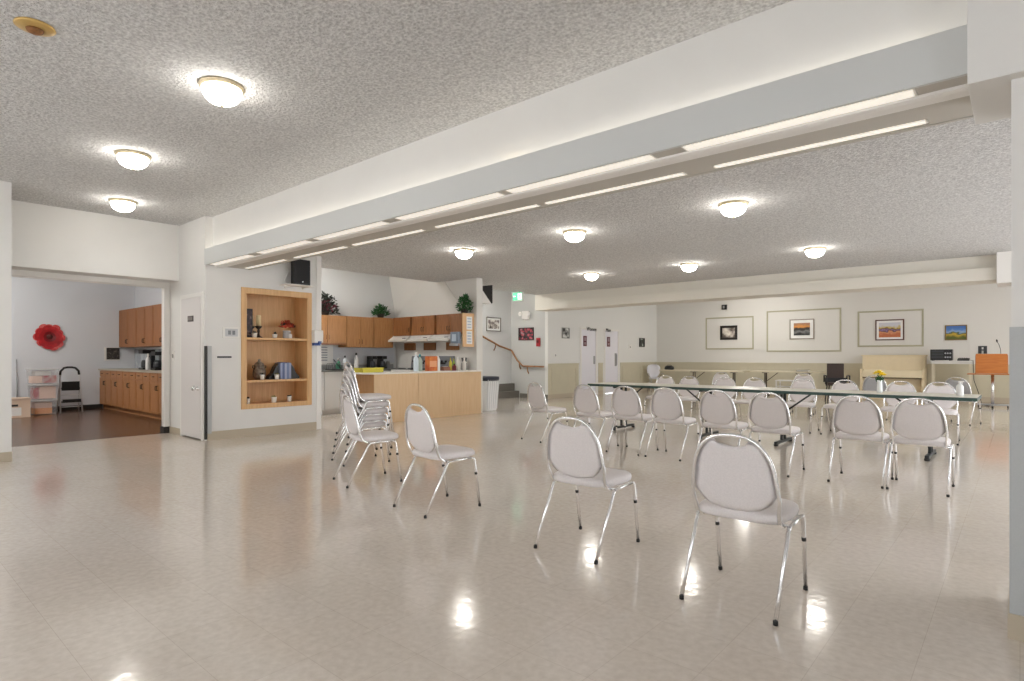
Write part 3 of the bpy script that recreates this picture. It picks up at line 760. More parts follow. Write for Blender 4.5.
so = thing('outlet_panel', 'white wall panel with a dark socket behind the lectern', 'wall outlet', (-.72, YB, 1.37))
B(-.28, .2, -.012, 0, -.25, .25).build('plate', mat('panel_off_white', (222, 220, 215), .5), so, .002)
MB().box(-.1, -.03, -.022, -.012, -.11, .06).box(.01, .08, -.022, -.012, -.11, .06).box(-.1, .08, -.022, -.012, .06, .09).box(-.03, .01, -.022, -.012, -.03, .0).build('socket', CHAR, so)

# ================================================================== TOILET DOOR WALL AND STAIR WALL THINGS
def text(name, s, size, m, loc, rot, parent=None, ext=.004):
    c_ = bpy.data.curves.new(name, 'FONT'); c_.body = s; c_.size = size; c_.extrude = ext; c_.align_x = 'CENTER'; c_.align_y = 'CENTER'; c_.shear = .15
    o_ = bpy.data.objects.new(name, c_); COL.objects.link(o_)
    dg = bpy.context.evaluated_depsgraph_get(); me = bpy.data.meshes.new_from_object(o_.evaluated_get(dg))
    bpy.data.objects.remove(o_); bpy.data.curves.remove(c_)
    if not len(me.materials): me.materials.append(m)
    else: me.materials[0] = m
    ob = bpy.data.objects.new(name, me); COL.objects.link(ob); ob.location = loc; ob.rotation_euler = rot; ob.parent = parent
    return ob
BKS = mat('black_lettering', (40, 38, 38), .5)
tag(text('door_sign', 'Women', .165, BKS, (XD+.022, 15.12, 2.02), (R90, 0, R90)), 'dark cursive lettering above the left toilet door', 'lettering')
tag(text('door_sign', 'Men', .165, BKS, (XD+.022, 16.08, 2.02), (R90, 0, R90)), 'dark cursive lettering above the right toilet door', 'lettering')
picture('black and white portrait print left of the toilet doors', (XD, 13.78, 1.865), R90, .36, .31, mat('grey_frame', (150, 150, 146), .5), art_mat('art_portrait', [(.35, (40, 40, 40)), (.5, (150, 150, 148)), (.62, (220, 220, 216))], 9, seed=5), fw=.02)
picture('small black and white print right of the toilet doors', (XD, 18.3, 1.67), R90, .36, .31, FB, art_mat('art_print_dark', [(.35, (24, 26, 24)), (.52, (60, 64, 58)), (.6, (190, 196, 184))], 8, seed=9), fw=.02)
def switch(label, loc, rotz, w=.08, h=.12, name='light_switch'):
    t = thing(name, label, 'light switch', loc, rotz)
    B(-w/2, w/2, -.008, 0, -h/2, h/2).build('plate', TRIMW, t, .002)
    B(-.012, .012, -.018, -.008, -.03, .03).build('toggle', mat('toggle_grey', (140, 138, 132), .5), t)
    return t
switch('light switch right of the toilet doors', (XD, 17.5, 1.5), R90, .2, .16)
switch('light switch between the stair rail and the portrait print', (XD, 13.3, 1.22), R90, .1, .12)
switch('light switch beside the kitchenette jamb post', (-9.88, 3.38, 1.2), 0, .09, .16)

SY = 12.95
picture('red and black patterned picture on the grey stair wall', (-10.715, SY, 1.835), 0, .56, .36, FB, art_mat('art_redblack', [(.35, (30, 26, 30)), (.47, (70, 60, 66)), (.55, (190, 60, 76)), (.65, (150, 140, 142))], 12, seed=2), fw=.02)
al = thing('fire_alarm', 'red fire alarm box on the grey stair wall', 'fire alarm', (-10.26, SY, 1.59))
B(-.06, .06, -.05, 0, -.12, .12).build('case', REDM, al, .006); B(-.035, .035, -.062, -.05, -.02, .06).build('pull_handle', mat('alarm_dark', (96, 24, 30), .5), al, .003)
em = thing('emergency_light', 'white twin head emergency light on the stair wall', 'emergency light', (-10.7, SY, 2.36))
B(-.12, .12, -.09, 0, -.1, .13).build('battery_box', TRIMW, em, .008); B(-.1, .1, -.01, 0, -.13, -.1).build('wall_mount', TRIMW, em)
for s in (-1, 1): MB().lathe([(.03, 0), (.06, .03), (.065, .07), (.05, .08)], n=14).build('lamp_head', TRIMW, em, loc=(s*.15, -.06, .05), rot=(R90, 0, 0))
picture('framed print of dark figures on the white stair wall', (XK, 12.18, 2.1), R90, .60, .40, mat('grey_frame_dark', (120, 116, 110), .5), art_mat('art_figures', [(.35, (60, 50, 48)), (.5, (150, 140, 134)), (.6, (226, 222, 214))], 9, stretch=(1, 4, 1), seed=12), mt=.05, fw=.025)
ex = thing('exit_sign', 'lit green exit sign hanging from the ceiling before the stairs', 'exit sign', (-9.62, 11.3, ZF))
B(-.16, .16, -.03, .03, -.24, -.02).build('case', TRIMW, ex, .004)
EXG = mat('exit_green', (60, 190, 140), .4, emit=.35); EXW = mat('exit_white', (225, 255, 240), .4, emit=.9)
B(-.15, .15, -.036, -.03, -.23, -.03).build('sign_face', EXG, ex)
rm = MB()
def gl(pts): rm.prism(pts, -.040, -.036, 'y')
gl([(.02, -.05), (.14, -.05), (.14, -.21), (.02, -.21)])          # bright doorway
gl([(-.14, -.12), (-.11, -.10), (-.11, -.115), (-.05, -.115), (-.05, -.135), (-.11, -.135), (-.11, -.15)])   # arrow
rm.build('doorway_symbol', EXW, ex)
mn = MB()
def g2(pts): mn.prism(pts, -.044, -.040, 'y')
g2([(.085+.014*math.cos(q), -.075+.014*math.sin(q)) for q in [k*PI/5 for k in range(10)]])
g2([(.06, -.095), (.085, -.09), (.08, -.145), (.055, -.145)]); g2([(.06, -.095), (.07, -.1), (.045, -.125), (.035, -.12)]); g2([(.08, -.1), (.09, -.1), (.115, -.12), (.107, -.128)])
g2([(.055, -.145), (.07, -.145), (.045, -.2), (.03, -.195)]); g2([(.068, -.145), (.08, -.145), (.11, -.195), (.097, -.2)])
mn.build('running_figure', EXG, ex)
B(-.03, .03, -.02, .02, -.02, 0).build('ceiling_mount', TRIMW, ex)
# handrail
hr = thing('handrail', 'wooden handrail climbing along the stair walls', 'handrail', (-10.6, 12.87, .9))
def H(x, y, z): return (x+10.6, y-12.87, z-.9)
MB().tube([H(-10.02, 12.87, .9), H(-10.78, 12.87, .91), H(-11.0, 12.87, 1.08), H(-11.2, 12.87, 1.345), H(-11.22, 12.85, 1.37), H(-11.22, 12.35, 1.49), H(-11.22, 11.5, 1.80)], .026, 10).build('rail', WOODR, hr)
for q in (H(-10.62, 12.87, .9), H(-10.92, 12.87, 1.02)):
    MB().tube([q, (q[0]-.01, q[1]+.03, q[2]-.13), (q[0]-.01, q[1]+.078, q[2]-.2)], .018, 8).build('bracket', WOODR, hr)
q = H(-11.22, 12.2, 1.54); MB().tube([q, (q[0]-.03, q[1], q[2]-.12), (q[0]-.078, q[1], q[2]-.18)], .016, 8).build('bracket', WOODR, hr)
# corner speaker with white wedge bracket on the kitchen end wall
cs = thing('loudspeaker', 'black loudspeaker tilted on a white wedge high beside the kitchen end post', 'loudspeaker', (-8.72, 8.92, 2.34))
MB().prism([(.0, .0), (.42, .0), (.05, .36), (.0, .36)], -.16, .0, 'x').build('wall_mount', TRIMW, cs)
MB().prism([(.08, .36), (.48, .42), (.48, .02), (.435, .0)], -.2, -.02, 'x').build('cabinet', BLACK, cs, .006)

# waste bin
wb_ = thing('waste_bin', 'tall white ribbed waste bin with a dark liner', 'bin', (-9.0, 9.40, 0), R90)
def rr(w, d, z, n=24):
    out = []
    for k in range(n):
        q = 2*PI*k/n; cx_, sy_ = math.cos(q), math.sin(q)
        out.append((w*math.copysign(abs(cx_)**.35, cx_), d*math.copysign(abs(sy_)**.35, sy_), z))
    return out
MB().rings([rr(.185, .24, 0), rr(.19, .245, .02), rr(.225, .29, .70), rr(.215, .28, .70), rr(.18, .235, .03)]).build('bin_body', mat('bin_white', (240, 240, 240), .4), wb_)
rb = MB()
for x in (-.15, -.09, -.03, .03, .09, .15): rb.add([(x-.012, -.243, .03), (x+.012, -.243, .03), (x*1.16+.014, -.292, .68), (x*1.16-.014, -.292, .68), (x, -.252, .03), (x*1.16, -.301, .68)], [(0, 4, 5, 3), (4, 1, 2, 5), (0, 1, 4), (3, 5, 2)])
rb.build('ribs', mat('bin_rib_grey', (222, 222, 224), .4), wb_)
MB().rings([rr(.232, .298, .655), rr(.238, .303, .69), rr(.232, .298, .745), rr(.21, .27, .748), rr(.19, .25, .66)]).build('liner', NAVYL, wb_)

# ================================================================== NICHE WITH BUILT-IN SHELVES
ND = .46
ni = thing('built_in_shelves', 'light oak built-in niche shelves in the white wall', 'shelves', (XS, NY0, NZ0), R90)
W_, H_ = NY1-NY0, NZ1-NZ0
FW = .085
m = MB()
for a_, b_, c_, d_ in ((-.02, W_+.02, -.02, .05), (-.02, W_+.02, H_-FW, H_+.005), (-.02, .06, .05, H_-FW), (W_-.06, W_+.02, .05, H_-FW)): m.box(a_, b_, -.018, .02, c_, d_)
m.build('face_frame', WOODN, ni, .003)
B(.01, W_-.01, ND-.02, ND, .01, H_-.01).build('back_panel', WOODN, ni)
for s in (0, 1): B((.01 if s == 0 else W_-.03), (.03 if s == 0 else W_-.01), .02, ND-.02, .02, H_-.02).build('side_panel', WOODN, ni)
B(.01, W_-.01, .02, ND-.02, H_-.04, H_-.01).build('top_panel', WOODN, ni)
B(.01, W_-.01, .02, ND-.02, .01, .045).build('bottom_panel', WOODN, ni)
SH = [.045, .405, 1.05]
for z in SH[1:]: B(.03, W_-.03, .005, ND-.02, z-.035, z).build('shelf', WOODN, ni, .003)
def nl(y, d, lev): return (XS-d, NY0+y, NZ0+SH[lev]+.0015)      # a spot on a shelf: along, depth in, level
dp = thing('dark_book_box', 'dark patterned upright box at the left of the top niche shelf', 'box', nl(.16, .24, 2), R90)
B(-.08, .08, -.06, .06, 0, .44).build('box_body', mat('dark_box', (38, 28, 32), .5), dp, .003)
B(-.06, .06, -.062, -.06, .03, .41).build('box_front', art_mat('art_darkbox', [(.35, (28, 20, 26)), (.55, (66, 40, 48)), (.7, (150, 130, 120))], 14, seed=4), dp)
cd = thing('candle_holder', 'dark candlestick with a thick cream candle on the top niche shelf', 'candle', nl(.34, .2, 2), R90)
MB().lathe([(.055, 0), (.055, .012), (.02, .03), (.014, .07), (.022, .10), (.014, .13), (.05, .165), (.052, .18)], n=18).build('candlestick', mat('dark_bronze', (44, 36, 30), .4), cd)
MB().lathe([(.036, .18), (.036, .345), (.03, .35)], n=18).build('candle', mat('cream_wax', (226, 206, 160), .5), cd)
c2 = dup(cd, nl(.30, .36, 2), R90, label='dark candlestick with cream candle, set farther back on the top niche shelf')
def potplant(label, loc, h=.07, r=.04, plant=True):
    t = thing('plant_pot', label, 'plant pot', loc, R90, 'little white pots in the niche')
    MB().lathe([(r*.72, 0), (r*.8, .004), (r, h*.9), (r, h), (r*.85, h), (r*.8, h*.85)], n=16).build('pot', POT, t)
    f = MB()
    for k in range(22):
        a_ = rnd.uniform(0, 6.28); e_ = rnd.uniform(.2, 1.3)
        f.leaf((0, 0, h*.8), (math.cos(a_)*math.cos(e_), math.sin(a_)*math.cos(e_), math.sin(e_)), rnd.uniform(.035, .06), .022)
    f.build('foliage', LEAFD if plant else mat('dry_leaves', (150, 140, 84), .7), t)
potplant('little white plant pot in front of the candles on the top niche shelf', nl(.22, .08, 2))
potplant('little white plant pot in the middle of the top niche shelf', nl(.55, .1, 2), .06, .038)
fv = thing('flower_arrangement', 'red flower arrangement in a glass vase on the top niche shelf', 'flowers', nl(.80, .2, 2), R90)
MB().lathe([(.055, 0), (.06, .01), (.06, .11), (.064, .125), (.055, .125), (.05, .02)], n=16).build('vase', mat('grey_glass', (190, 192, 196), .15), fv)
f = MB(); g = MB()
for k in range(60):
    a_ = rnd.uniform(0, 6.28); r_ = rnd.uniform(.0, .13); b_ = Vector((r_*math.cos(a_), r_*math.sin(a_)*.7, .15+.10*(1-(r_/.13)**2)*rnd.random()+.03))
    for j in range(3): (f if k % 4 else g).leaf(b_, (rnd.uniform(-1, 1), rnd.uniform(-1, 1), rnd.uniform(-.2, 1)), .05, .035)
f.build('blossoms', REDP, fv); g.build('leaves', LEAFD, fv)
MB().box(.0, .05, -.075, -.06, .0, .07).build('gift_tag', PAPER, fv)
ow = thing('lidded_jar', 'grey and brown ceramic lidded jar on the middle niche shelf', 'jar', nl(.37, .24, 1), R90)
MB().lathe([(.06, 0), (.085, .02), (.097, .08), (.092, .14), (.076, .185), (.072, .2)], n=20).build('jar_body', mat('speckled_clay', (150, 138, 122), .5, rgb2=(88, 66, 52), nscale=16), ow)
MB().lathe([(.08, .2), (.08, .215), (.06, .25), (.03, .275), (.018, .285), (.024, .305), (.006, .318)], n=20).build('lid', mat('grey_glaze', (140, 134, 124), .4, rgb2=(92, 74, 60), nscale=18), ow)
for s in (-1, 1): MB().tube([(s*.078, 0, .17), (s*.105, 0, .185), (s*.105, 0, .21), (s*.072, 0, .208)], .008, 8).build('handle', mat('dark_bronze', (44, 36, 30), .4), ow)
for k, (h_, c_) in enumerate(((.255, (150, 160, 190)), (.265, (96, 110, 150)), (.25, (176, 184, 206)), (.26, (120, 134, 172)), (.255, (160, 168, 194)))):
    b_ = thing('book', 'upright blue grey book between the bookends, %s' % ['leftmost', 'second', 'middle', 'fourth', 'rightmost'][k], 'book', nl(.66+k*.036, .2, 1), R90, 'books on the middle niche shelf')
    mm = mat('book_cover_%d' % k, c_, .6)
    MB().box(-.017, .017, -.1, -.096, 0, h_).box(-.017, -.014, -.096, .08, 0, h_).box(.014, .017, -.096, .08, 0, h_).build('cover', mm, b_)
    B(-.014, .014, -.096, .075, .004, h_-.004).build('pages', PAPER, b_)
for s, yy in ((-1, .635), (1, .832)):
    be = thing('bookend', 'black curved bookend %s of the blue books' % ('left' if s < 0 else 'right'), 'bookend', nl(yy, .2, 1), R90, 'bookends on the middle niche shelf')
    pts = [(0, 0), (s*.16, 0), (s*.15, .04), (s*.09, .10), (s*.05, .19), (s*.0, .25)]
    MB().prism(pts if s > 0 else pts[::-1], -.06, .06, 'y').build('bookend_body', BLACK, be, .003)
potplant('little white plant pot before the lidded jar on the middle niche shelf', nl(.33, .06, 1), .08, .034)
potplant('little white plant pot left of the bookends on the middle niche shelf', nl(.575, .08, 1), .075, .036, False)
potplant('little white plant pot at the left of the niche floor', nl(.12, .09, 0), .085, .036)
potplant('little white plant pot at the middle of the niche floor', nl(.53, .09, 0), .085, .042, False)
potplant('little white plant pot at the right of the niche floor', nl(.79, .1, 0), .085, .036)
# things on the niche wall
ws = thing('speaker_shelf', 'thin white wall shelf under the black loudspeaker', 'shelf', (XS, 4.70, 2.31), R90)
B(-.23, .23, -.24, 0, -.012, .0).build('board', TRIMW, ws)
for s in (-.15, .15): MB().prism([(0, -.012), (-.16, -.012), (0, -.05)], s-.006, s+.006, 'x').build('bracket', TRIMW, ws)
ls = thing('loudspeaker', 'black loudspeaker on the white shelf over the niche', 'loudspeaker', (XS-.0, 4.75, 2.3115), R90)
MB().prism([(-.135, -.20), (.135, -.20), (.10, -.02), (-.10, -.02)], 0, .40, 'z').build('cabinet', BLACK, ls, .008)
B(-.115, .115, -.206, -.2, .03, .38).build('grille', mat('speaker_grille', (36, 36, 38), .8, bump=.5, bscale=300), ls)
MB().lathe([(.012, 0), (.012, .003)], n=10).build('badge', STEEL, ls, loc=(0, -.206, .05), rot=(R90, 0, 0))
MB().tube([(-.18, -.02, -.0), (-.2, -.015, .08), (-.17, -.01, .13), (-.13, -.02, .2)], .006, 6).build('wire', TRIMW, ls)
cp = thing('control_panel', 'white framed control panel left of the niche', 'control panel', (XS, 3.735, 1.54), R90)
B(-.125, .125, -.02, 0, -.08, .08).build('frame', TRIMW, cp, .004); B(-.09, .09, -.023, -.02, -.055, .055).build('face', mat('panel_grey', (196, 198, 200), .5), cp)
MB().box(-.05, -.01, -.026, -.023, -.03, .03).box(.01, .05, -.026, -.023, -.03, .03).build('buttons', mat('panel_dark', (130, 134, 138), .5), cp)
gr = thing('slot_plate', 'small dark slotted plate left of the niche', 'wall plate', (XS, 3.64, 1.185), R90)
B(-.1, .1, -.012, 0, -.012, .012).build('mount_plate', CHAR, gr, .002); B(-.085, .085, -.014, -.012, -.004, .004).build('slot', BLACK, gr)
hd = thing('soap_dispenser', 'white sanitizer dispenser with a blue nozzle on the niche wall end', 'dispenser', (XS, 5.07, 1.37), R90)
B(-.06, .1, -.11, 0, .04, .25).build('body', TRIMW, hd, .015)
MB().box(-.05, .06, -.09, -.01, -.0, .05).box(.0, .05, -.14, -.09, .02, .07).build('nozzle', mat('dispenser_blue', (52, 84, 150), .4), hd, .006)

# ================================================================== CABINETS
def cabinet(label, loc, rotz, w, d, h, doors, m, drawers=0, dh=.16, toe=0., handle=BLACK, low_handle=False, name='wall_cabinet', group=None, hang=None, knob=False):
    """front at local y=0, body behind it; doors: list of widths (fractions)"""
    t = thing(name, label, 'cabinet', loc, rotz, group)
    c_ = MB().box(0, w, .02, d, toe, h)
    if toe: c_.box(.0, w, .07, d, 0, toe)
    c_.build('body', m, t)
    top = h
    if drawers:
        dw_ = w/drawers
        for i in range(drawers):
            D = B(i*dw_+.006, (i+1)*dw_-.006, 0, .02, h-dh, h-.012).build('drawer', m, t, .003)
            MB().tube([(i*dw_+dw_/2-.04, .0, h-dh/2), (i*dw_+dw_/2-.035, -.025, h-dh/2), (i*dw_+dw_/2+.035, -.025, h-dh/2), (i*dw_+dw_/2+.04, .0, h-dh/2)], .006, 6).build('handle', handle, D)
        top = h-dh-.008
    n_ = doors; x = 0
    for i in range(n_):
        a_, b_ = i*w/n_+.005, (i+1)*w/n_-.005
        z0_, z1_ = toe+.008, top-.008
        dm = MB().box(a_, b_, .002, .02, z0_, z1_)
        q = .045
        dm.box(a_, b_, -.004, .002, z0_, z0_+q).box(a_, b_, -.004, .002, z1_-q, z1_).box(a_, a_+q, -.004, .002, z0_+q, z1_-q).box(b_-q, b_, -.004, .002, z0_+q, z1_-q)
        D = dm.build('door', m, t)
        right = (i % 2 == 0) if n_ > 1 else True
        hx = b_-.03 if right else a_+.03
        zc = z0_+.12 if low_handle else z1_-.12
        MB().tube([(hx, -.004, zc-.045), (hx, -.03, zc-.035), (hx, -.03, zc+.035), (hx, -.004, zc+.045)], .007, 6).build('handle', handle, D)
    return t
# kitchen, left run on the back wall (front faces +X)
KX = -10.97
GK = 'honey oak wall cabinets in the kitchen'
cabinet('left oak wall cabinet under the burgundy flowers, shorter than its neighbour', (KX, 6.24, 1.47), R90, .93, .33, .59, 2, WOODH, low_handle=True, group=GK, handle=mat('oak_handle', (110, 66, 34), .5))
cabinet('middle oak wall cabinet with two doors on the kitchen back wall', (KX, 7.175, 1.39), R90, .69, .33, .675, 2, WOODH, low_handle=True, group=GK, handle=MATS['oak_handle'])
cabinet('corner oak wall cabinet with a single wide door under the green plant', (KX, 7.88, 1.39), R90, .53, .33, .685, 1, WOODH, low_handle=True, group=GK, handle=MATS['oak_handle'])
vl = B(KX-.3, KX+.004, 6.24, 7.17, 1.44, 1.468).build('under_cabinet_strip', WOODD)  # plain wooden strip, gives no light
tag(vl, 'dark wooden strip under the left oak wall cabinet', 'strip')
# kitchen, right run on the side wall (front faces -Y)
KY = 8.41
GK2 = 'brown oak wall cabinets above the range hoods'
xs_ = [(-10.97, -10.34, 1), (-10.30, -9.52, 2), (-9.47, -8.68, 2)]
nm_ = ['left brown wall cabinet above the range hoods, in the corner', 'middle brown wall cabinet above the range hoods', 'right brown wall cabinet above the range hoods, by the notice panel']
for (a_, b_, nd), l_ in zip(xs_, nm_):
    cabinet(l_, (a_, KY, 1.66), 0, b_-a_-.004, .325, .425, nd, WOODD, low_handle=True, group=GK2, handle=mat('dark_handle', (70, 38, 20), .5))
for i, (a_, b_) in enumerate(((-11.0, -10.34), (-10.29, -9.62), (-9.57, -8.95))):
    hd_ = thing('range_hood', '%s white range hood under the brown wall cabinets' % ['left', 'middle', 'right'][i], 'range hood', (a_, KY, 1.52), 0, 'white range hoods')
    w = b_-a_
    MB().prism([(-.12, .02), (-.12, .05), (.0, .135), (.32, .135), (.32, .02)], 0, w, 'x').build('hood_body', ENAMEL, hd_, .004)
    B(-.004, w+.004, -.14, -.118, .0, .05).build('lip', mat('hood_lip', (206, 204, 198), .4), hd_)
    B(.06, w-.06, -.1, .28, .012, .02).build('filter', STEEL, hd_)
    B(w*.72, w*.9, -.09, -.06, .055, .085).build('switch_box', BLACK, hd_)
for i, (a_, b_) in enumerate(((-10.95, -10.55), (-10.25, -9.85), (-9.5, -9.1))):
    t_ = B(a_, b_, 8.715, 8.739, 1.33, 1.5).build('wall_panel', WOODD)
    tag(t_, '%s brown wood panel on the wall beneath the range hoods' % ['left', 'middle', 'right'][i], 'panel', 'wood panels under the hoods')
epn = thing('end_panel', 'light oak end panel with white notices beside the kitchen post', 'panel', (-8.672, 8.41, 1.39), R90)
B(0, .325, -.02, 0, 0, .70).build('panel', mat('peach_oak', (226, 186, 142), .5), epn, .003)
for z_ in (.06, .36):
    n_ = B(.10, .26, -.023, -.02, z_, z_+.27).build('notice_sheet', PAPER, epn)
    ln = MB()
    for k in range(4): ln.box(.125, .235, -.025, -.023, z_+.03+.06*k, z_+.06+.06*k)
    ln.build('notice_print', mat('pale_blue_print', (188, 198, 216), .8), n_)
pt = thing('towel_dispenser', 'grey paper towel dispenser beside the right range hood', 'dispenser', (-8.83, 8.37, 1.41), 0)
B(-.11, .13, -.05, .03, .05, .29).build('case', mat('blue_grey_plastic', (120, 134, 150), .3), pt, .01); B(-.09, .11, -.1, -.02, 0, .05).build('tray', STEEL, pt, .004); B(-.05, .07, -.06, -.052, .1, .24).build('window', mat('pale_window', (186, 200, 214), .2), pt)

# base run along the kitchen back wall, sink counter
BX = -10.68
cabinet('white grey base cabinet left of the sink, near the niche wall', (BX, 5.25, 0), R90, 1.2, .6, .875, 2, mat('grey_white_front', (226, 228, 230), .5), toe=.1, name='base_cabinet', group='pale base cabinets', handle=STEEL)
cabinet('white grey base cabinet behind the chair stack', (BX, 6.46, 0), R90, 1.6, .6, .875, 3, MATS['grey_white_front'], toe=.1, name='base_cabinet', group='pale base cabinets', handle=STEEL)
kc = thing('kitchen_counter', 'grey kitchen worktop along the back wall', 'worktop', (BX, 5.25, .875), R90)
B(0, 3.4, -.03, .61, 0, .035).build('worktop', COUNTG, kc, .004)
B(0, 3.4, .592, .61, .035, .13).build('upstand', mat('upstand_grey', (150, 152, 152), .4), kc)
sk = thing('sink', 'stainless sink with an arched faucet in the worktop', 'sink', (BX, 6.0, .911), R90)
MB().box(0, .5, .1, .48, .0, .008).build('basin_rim', STEEL, sk, .003)
MB().tube([(.25, .5, 0), (.25, .5, .2), (.25, .44, .26), (.25, .34, .24), (.25, .31, .18)], .012, 8).build('faucet', CHROME, sk)
for i, x in enumerate((-10.62, -9.91)):
    rg_ = thing('kitchen_range', '%s kitchen range with a grey control backguard' % ('left' if i == 0 else 'right'), 'range', (x, 8.08, 0), 0, 'kitchen ranges')
    B(0, .68, .0, .64, .0, .9).build('body', ENAMEL, rg_, .004)
    B(0, .68, .0, .60, .9, .915).build('cooktop', BLACK, rg_, .003)
    bgd = MB().prism([(.56, .91), (.64, .91), (.64, 1.20), (.60, 1.20)], 0, .68, 'x').build('backguard', mat('range_grey', (128, 132, 138), .35), rg_, .004)
    for j in range(5): MB().lathe([(.025, 0), (.022, .025)], 0, 0, 12).build('knob', BLACK, bgd, loc=(.08+.13*j, .585, 1.08), rot=(R90, 0, 0))
    B(.28, .46, .565, .60, 1.02, 1.06).build('display', BLACK, bgd)
    cc = MB()
    for px_, py_ in ((.2, .16), (.54, .16), (.2, .42), (.54, .42)): cc.tube([(px_+.08*math.cos(q), py_+.08*math.sin(q), .922) for q in [2*PI*k/18 for k in range(18)]], .008, 6, closed=True)
    cc.build('burner', CHAR, rg_)
    B(.05, .63, -.012, 0, .25, .78).build('oven_door', CHAR, rg_, .004)
    MB().tube([(.1, -.01, .8), (.1, -.04, .8), (.58, -.04, .8), (.58, -.01, .8)], .01, 6).build('handle', STEEL, rg_)

# island
il = thing('kitchen_island', 'maple fronted kitchen island with a white worktop', 'island', (-8.55, 6.15, 0), R90)
B(0, 1.0, 0, .02, .0, .875).build('front_panel', WOODM, il, .002)
B(1.006, 2.69, 0, .02, .0, .875).build('front_panel', WOODM, il, .002)
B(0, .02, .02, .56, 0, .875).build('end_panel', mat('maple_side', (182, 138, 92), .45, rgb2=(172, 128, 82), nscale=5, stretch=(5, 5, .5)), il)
B(2.55, 2.57, .02, .54, 0, .875).build('end_panel', WOODM, il)
B(.02, 2.57, .54, .56, .0, .875).build('back_panel', WOODM, il)
wt = MB().prism([(-.06, -.035), (2.70, -.035), (2.70, .03), (2.57, .03), (2.57, .60), (.0, .60), (-.12, .54), (-.16, .2)], .875, .905)
wt.build('worktop', COUNTW, il, .006)
IZ = .905
def onisl(y, dpt): return (-8.55-dpt, y, IZ)
ty = thing('dish_tray', 'yellow plastic tray on the near end of the island', 'tray', onisl(6.24, .30), R90)
MB().prism([(-.2, 0), (.2, 0), (.235, .085), (.225, .085), (.19, .012), (-.19, .012), (-.225, .085), (-.235, .085)], -.14, .14, 'y').box(-.215, .215, -.145, -.135, .004, .08).box(-.215, .215, .135, .145, .004, .08).build('tray_body', mat('yellow_plastic', (208, 196, 62), .45), ty)
BLS = mat('clear_blue_bottle', (196, 214, 226), .15)
bottle('spray_bottle', 'tall white spray bottle on the island', onisl(7.25, .2), .37, .05, mat('pale_bottle', (214, 226, 234), .3), TRIMW, spray=True)
bottle('soap_bottle', 'teal topped bottle behind the white spray bottle on the island', onisl(7.43, .3), .33, .05, mat('pale_green_bottle', (176, 190, 178), .35), mat('teal_cap', (52, 140, 150), .4))
ob = thing('cereal_box', 'orange carton on the island', 'box', onisl(7.70, .25), R90)
B(-.13, .09, -.06, .06, 0, .29).build('carton', mat('orange_carton', (226, 138, 66), .5, rgb2=(206, 96, 50), nscale=8), ob, .003); B(-.11, .07, -.063, -.06, .08, .2).build('carton_label', mat('carton_pale', (240, 176, 130), .5), ob)
ob2 = thing('milk_carton', 'narrow white carton right of the orange carton', 'carton', onisl(7.84, .25), R90)
MB().prism([(-.03, 0), (.03, 0), (.03, .22), (0, .28), (-.03, .22)], -.05, .05, 'y').build('carton', PAPER, ob2, .003)
B(-.03, .03, -.004, .004, .275, .295).build('fold_seam', PAPER, ob2)
cl_ = [('yellow', (222, 204, 60), 8.15, .26, .03), ('lime green', (150, 186, 72), 8.24, .24, .03), ('dark red', (120, 44, 52), 8.18, .14, .045)]
for nme, c_, y_, h_, r_ in cl_: bottle('sauce_bottle', nme+' bottle among the jars on the far end of the island', onisl(y_, .2 if h_ > .2 else .12), h_, r_, mat('sauce_'+nme.replace(' ', '_'), c_, .4), BLACK if h_ < .2 else mat('sauce_cap', (196, 180, 70), .4))
bottle('salt_shaker', 'left white bottle near the kitchen post on the island', onisl(8.36, .2), .28, .04, mat('off_white_bottle', (226, 222, 214), .4), TRIMW)
bottle('salt_shaker', 'right white bottle beside the kitchen post on the island', onisl(8.50, .16), .26, .045, MATS['off_white_bottle'], TRIMW)
uc = thing('utensil_crock', 'black crock of utensils against the kitchen post', 'crock', onisl(8.62, .28), R90)
MB().lathe([(.055, 0), (.06, .01), (.06, .15), (.05, .15), (.048, .02)], n=16).build('crock', BLACK, uc)
for k in range(5):
    q = k*1.25; MB().tube([(.02*math.cos(q), .02*math.sin(q), .02), (.05*math.cos(q), .05*math.sin(q), .26)], [.006, .014], 6).build('utensil', CHAR, uc)
tb = thing('tissue_box', 'low brown box beside the jars on the island', 'box', onisl(8.0, .2), R90)
B(-.09, .09, -.06, .06, 0, .08).build('carton', mat('brown_carton', (150, 104, 84), .6), tb, .003); B(-.05, .05, -.03, .03, .08, .084).build('opening', PAPER, tb)

# on the back worktop
KZ = .911
def onk(y, dpt): return (BX-dpt, y, KZ)
bottle('dish_soap', 'green dish soap bottle beside the sink', onk(7.0, .35), .24, .05, mat('green_soap', (70, 140, 110), .3), TRIMW)
bottle('cleaner_bottle', 'clear bottle with a dark cap on the worktop', onk(7.2, .4), .30, .045, mat('clear_bottle_grey', (206, 210, 214), .2), CHAR)
bottle('cleaner_bottle', 'tall white bottle with a black cap left of the coffee makers', onk(7.52, .45), .36, .05, ENAMEL, BLACK)
for y_, l_ in ((7.90, 'left black coffee maker on the worktop'), (8.18, 'right black coffee maker on the worktop')):
    cm = thing('coffee_maker', l_, 'coffee maker', onk(y_, .4), R90, 'black coffee makers')
    MB().box(-.07, .07, -.1, .1, 0, .035).box(-.07, .07, .03, .1, .035, .22).box(-.07, .07, -.1, .1, .22, .29).build('case', BLACK, cm, .01)
    MB().lathe([(.05, .036), (.062, .06), (.06, .13), (.045, .16), (.045, .17)], 0, -.03, 16).build('carafe', CHAR, cm)
gk = thing('glass_jar', 'small grey jar right of the coffee makers', 'jar', onk(8.36, .42), R90)
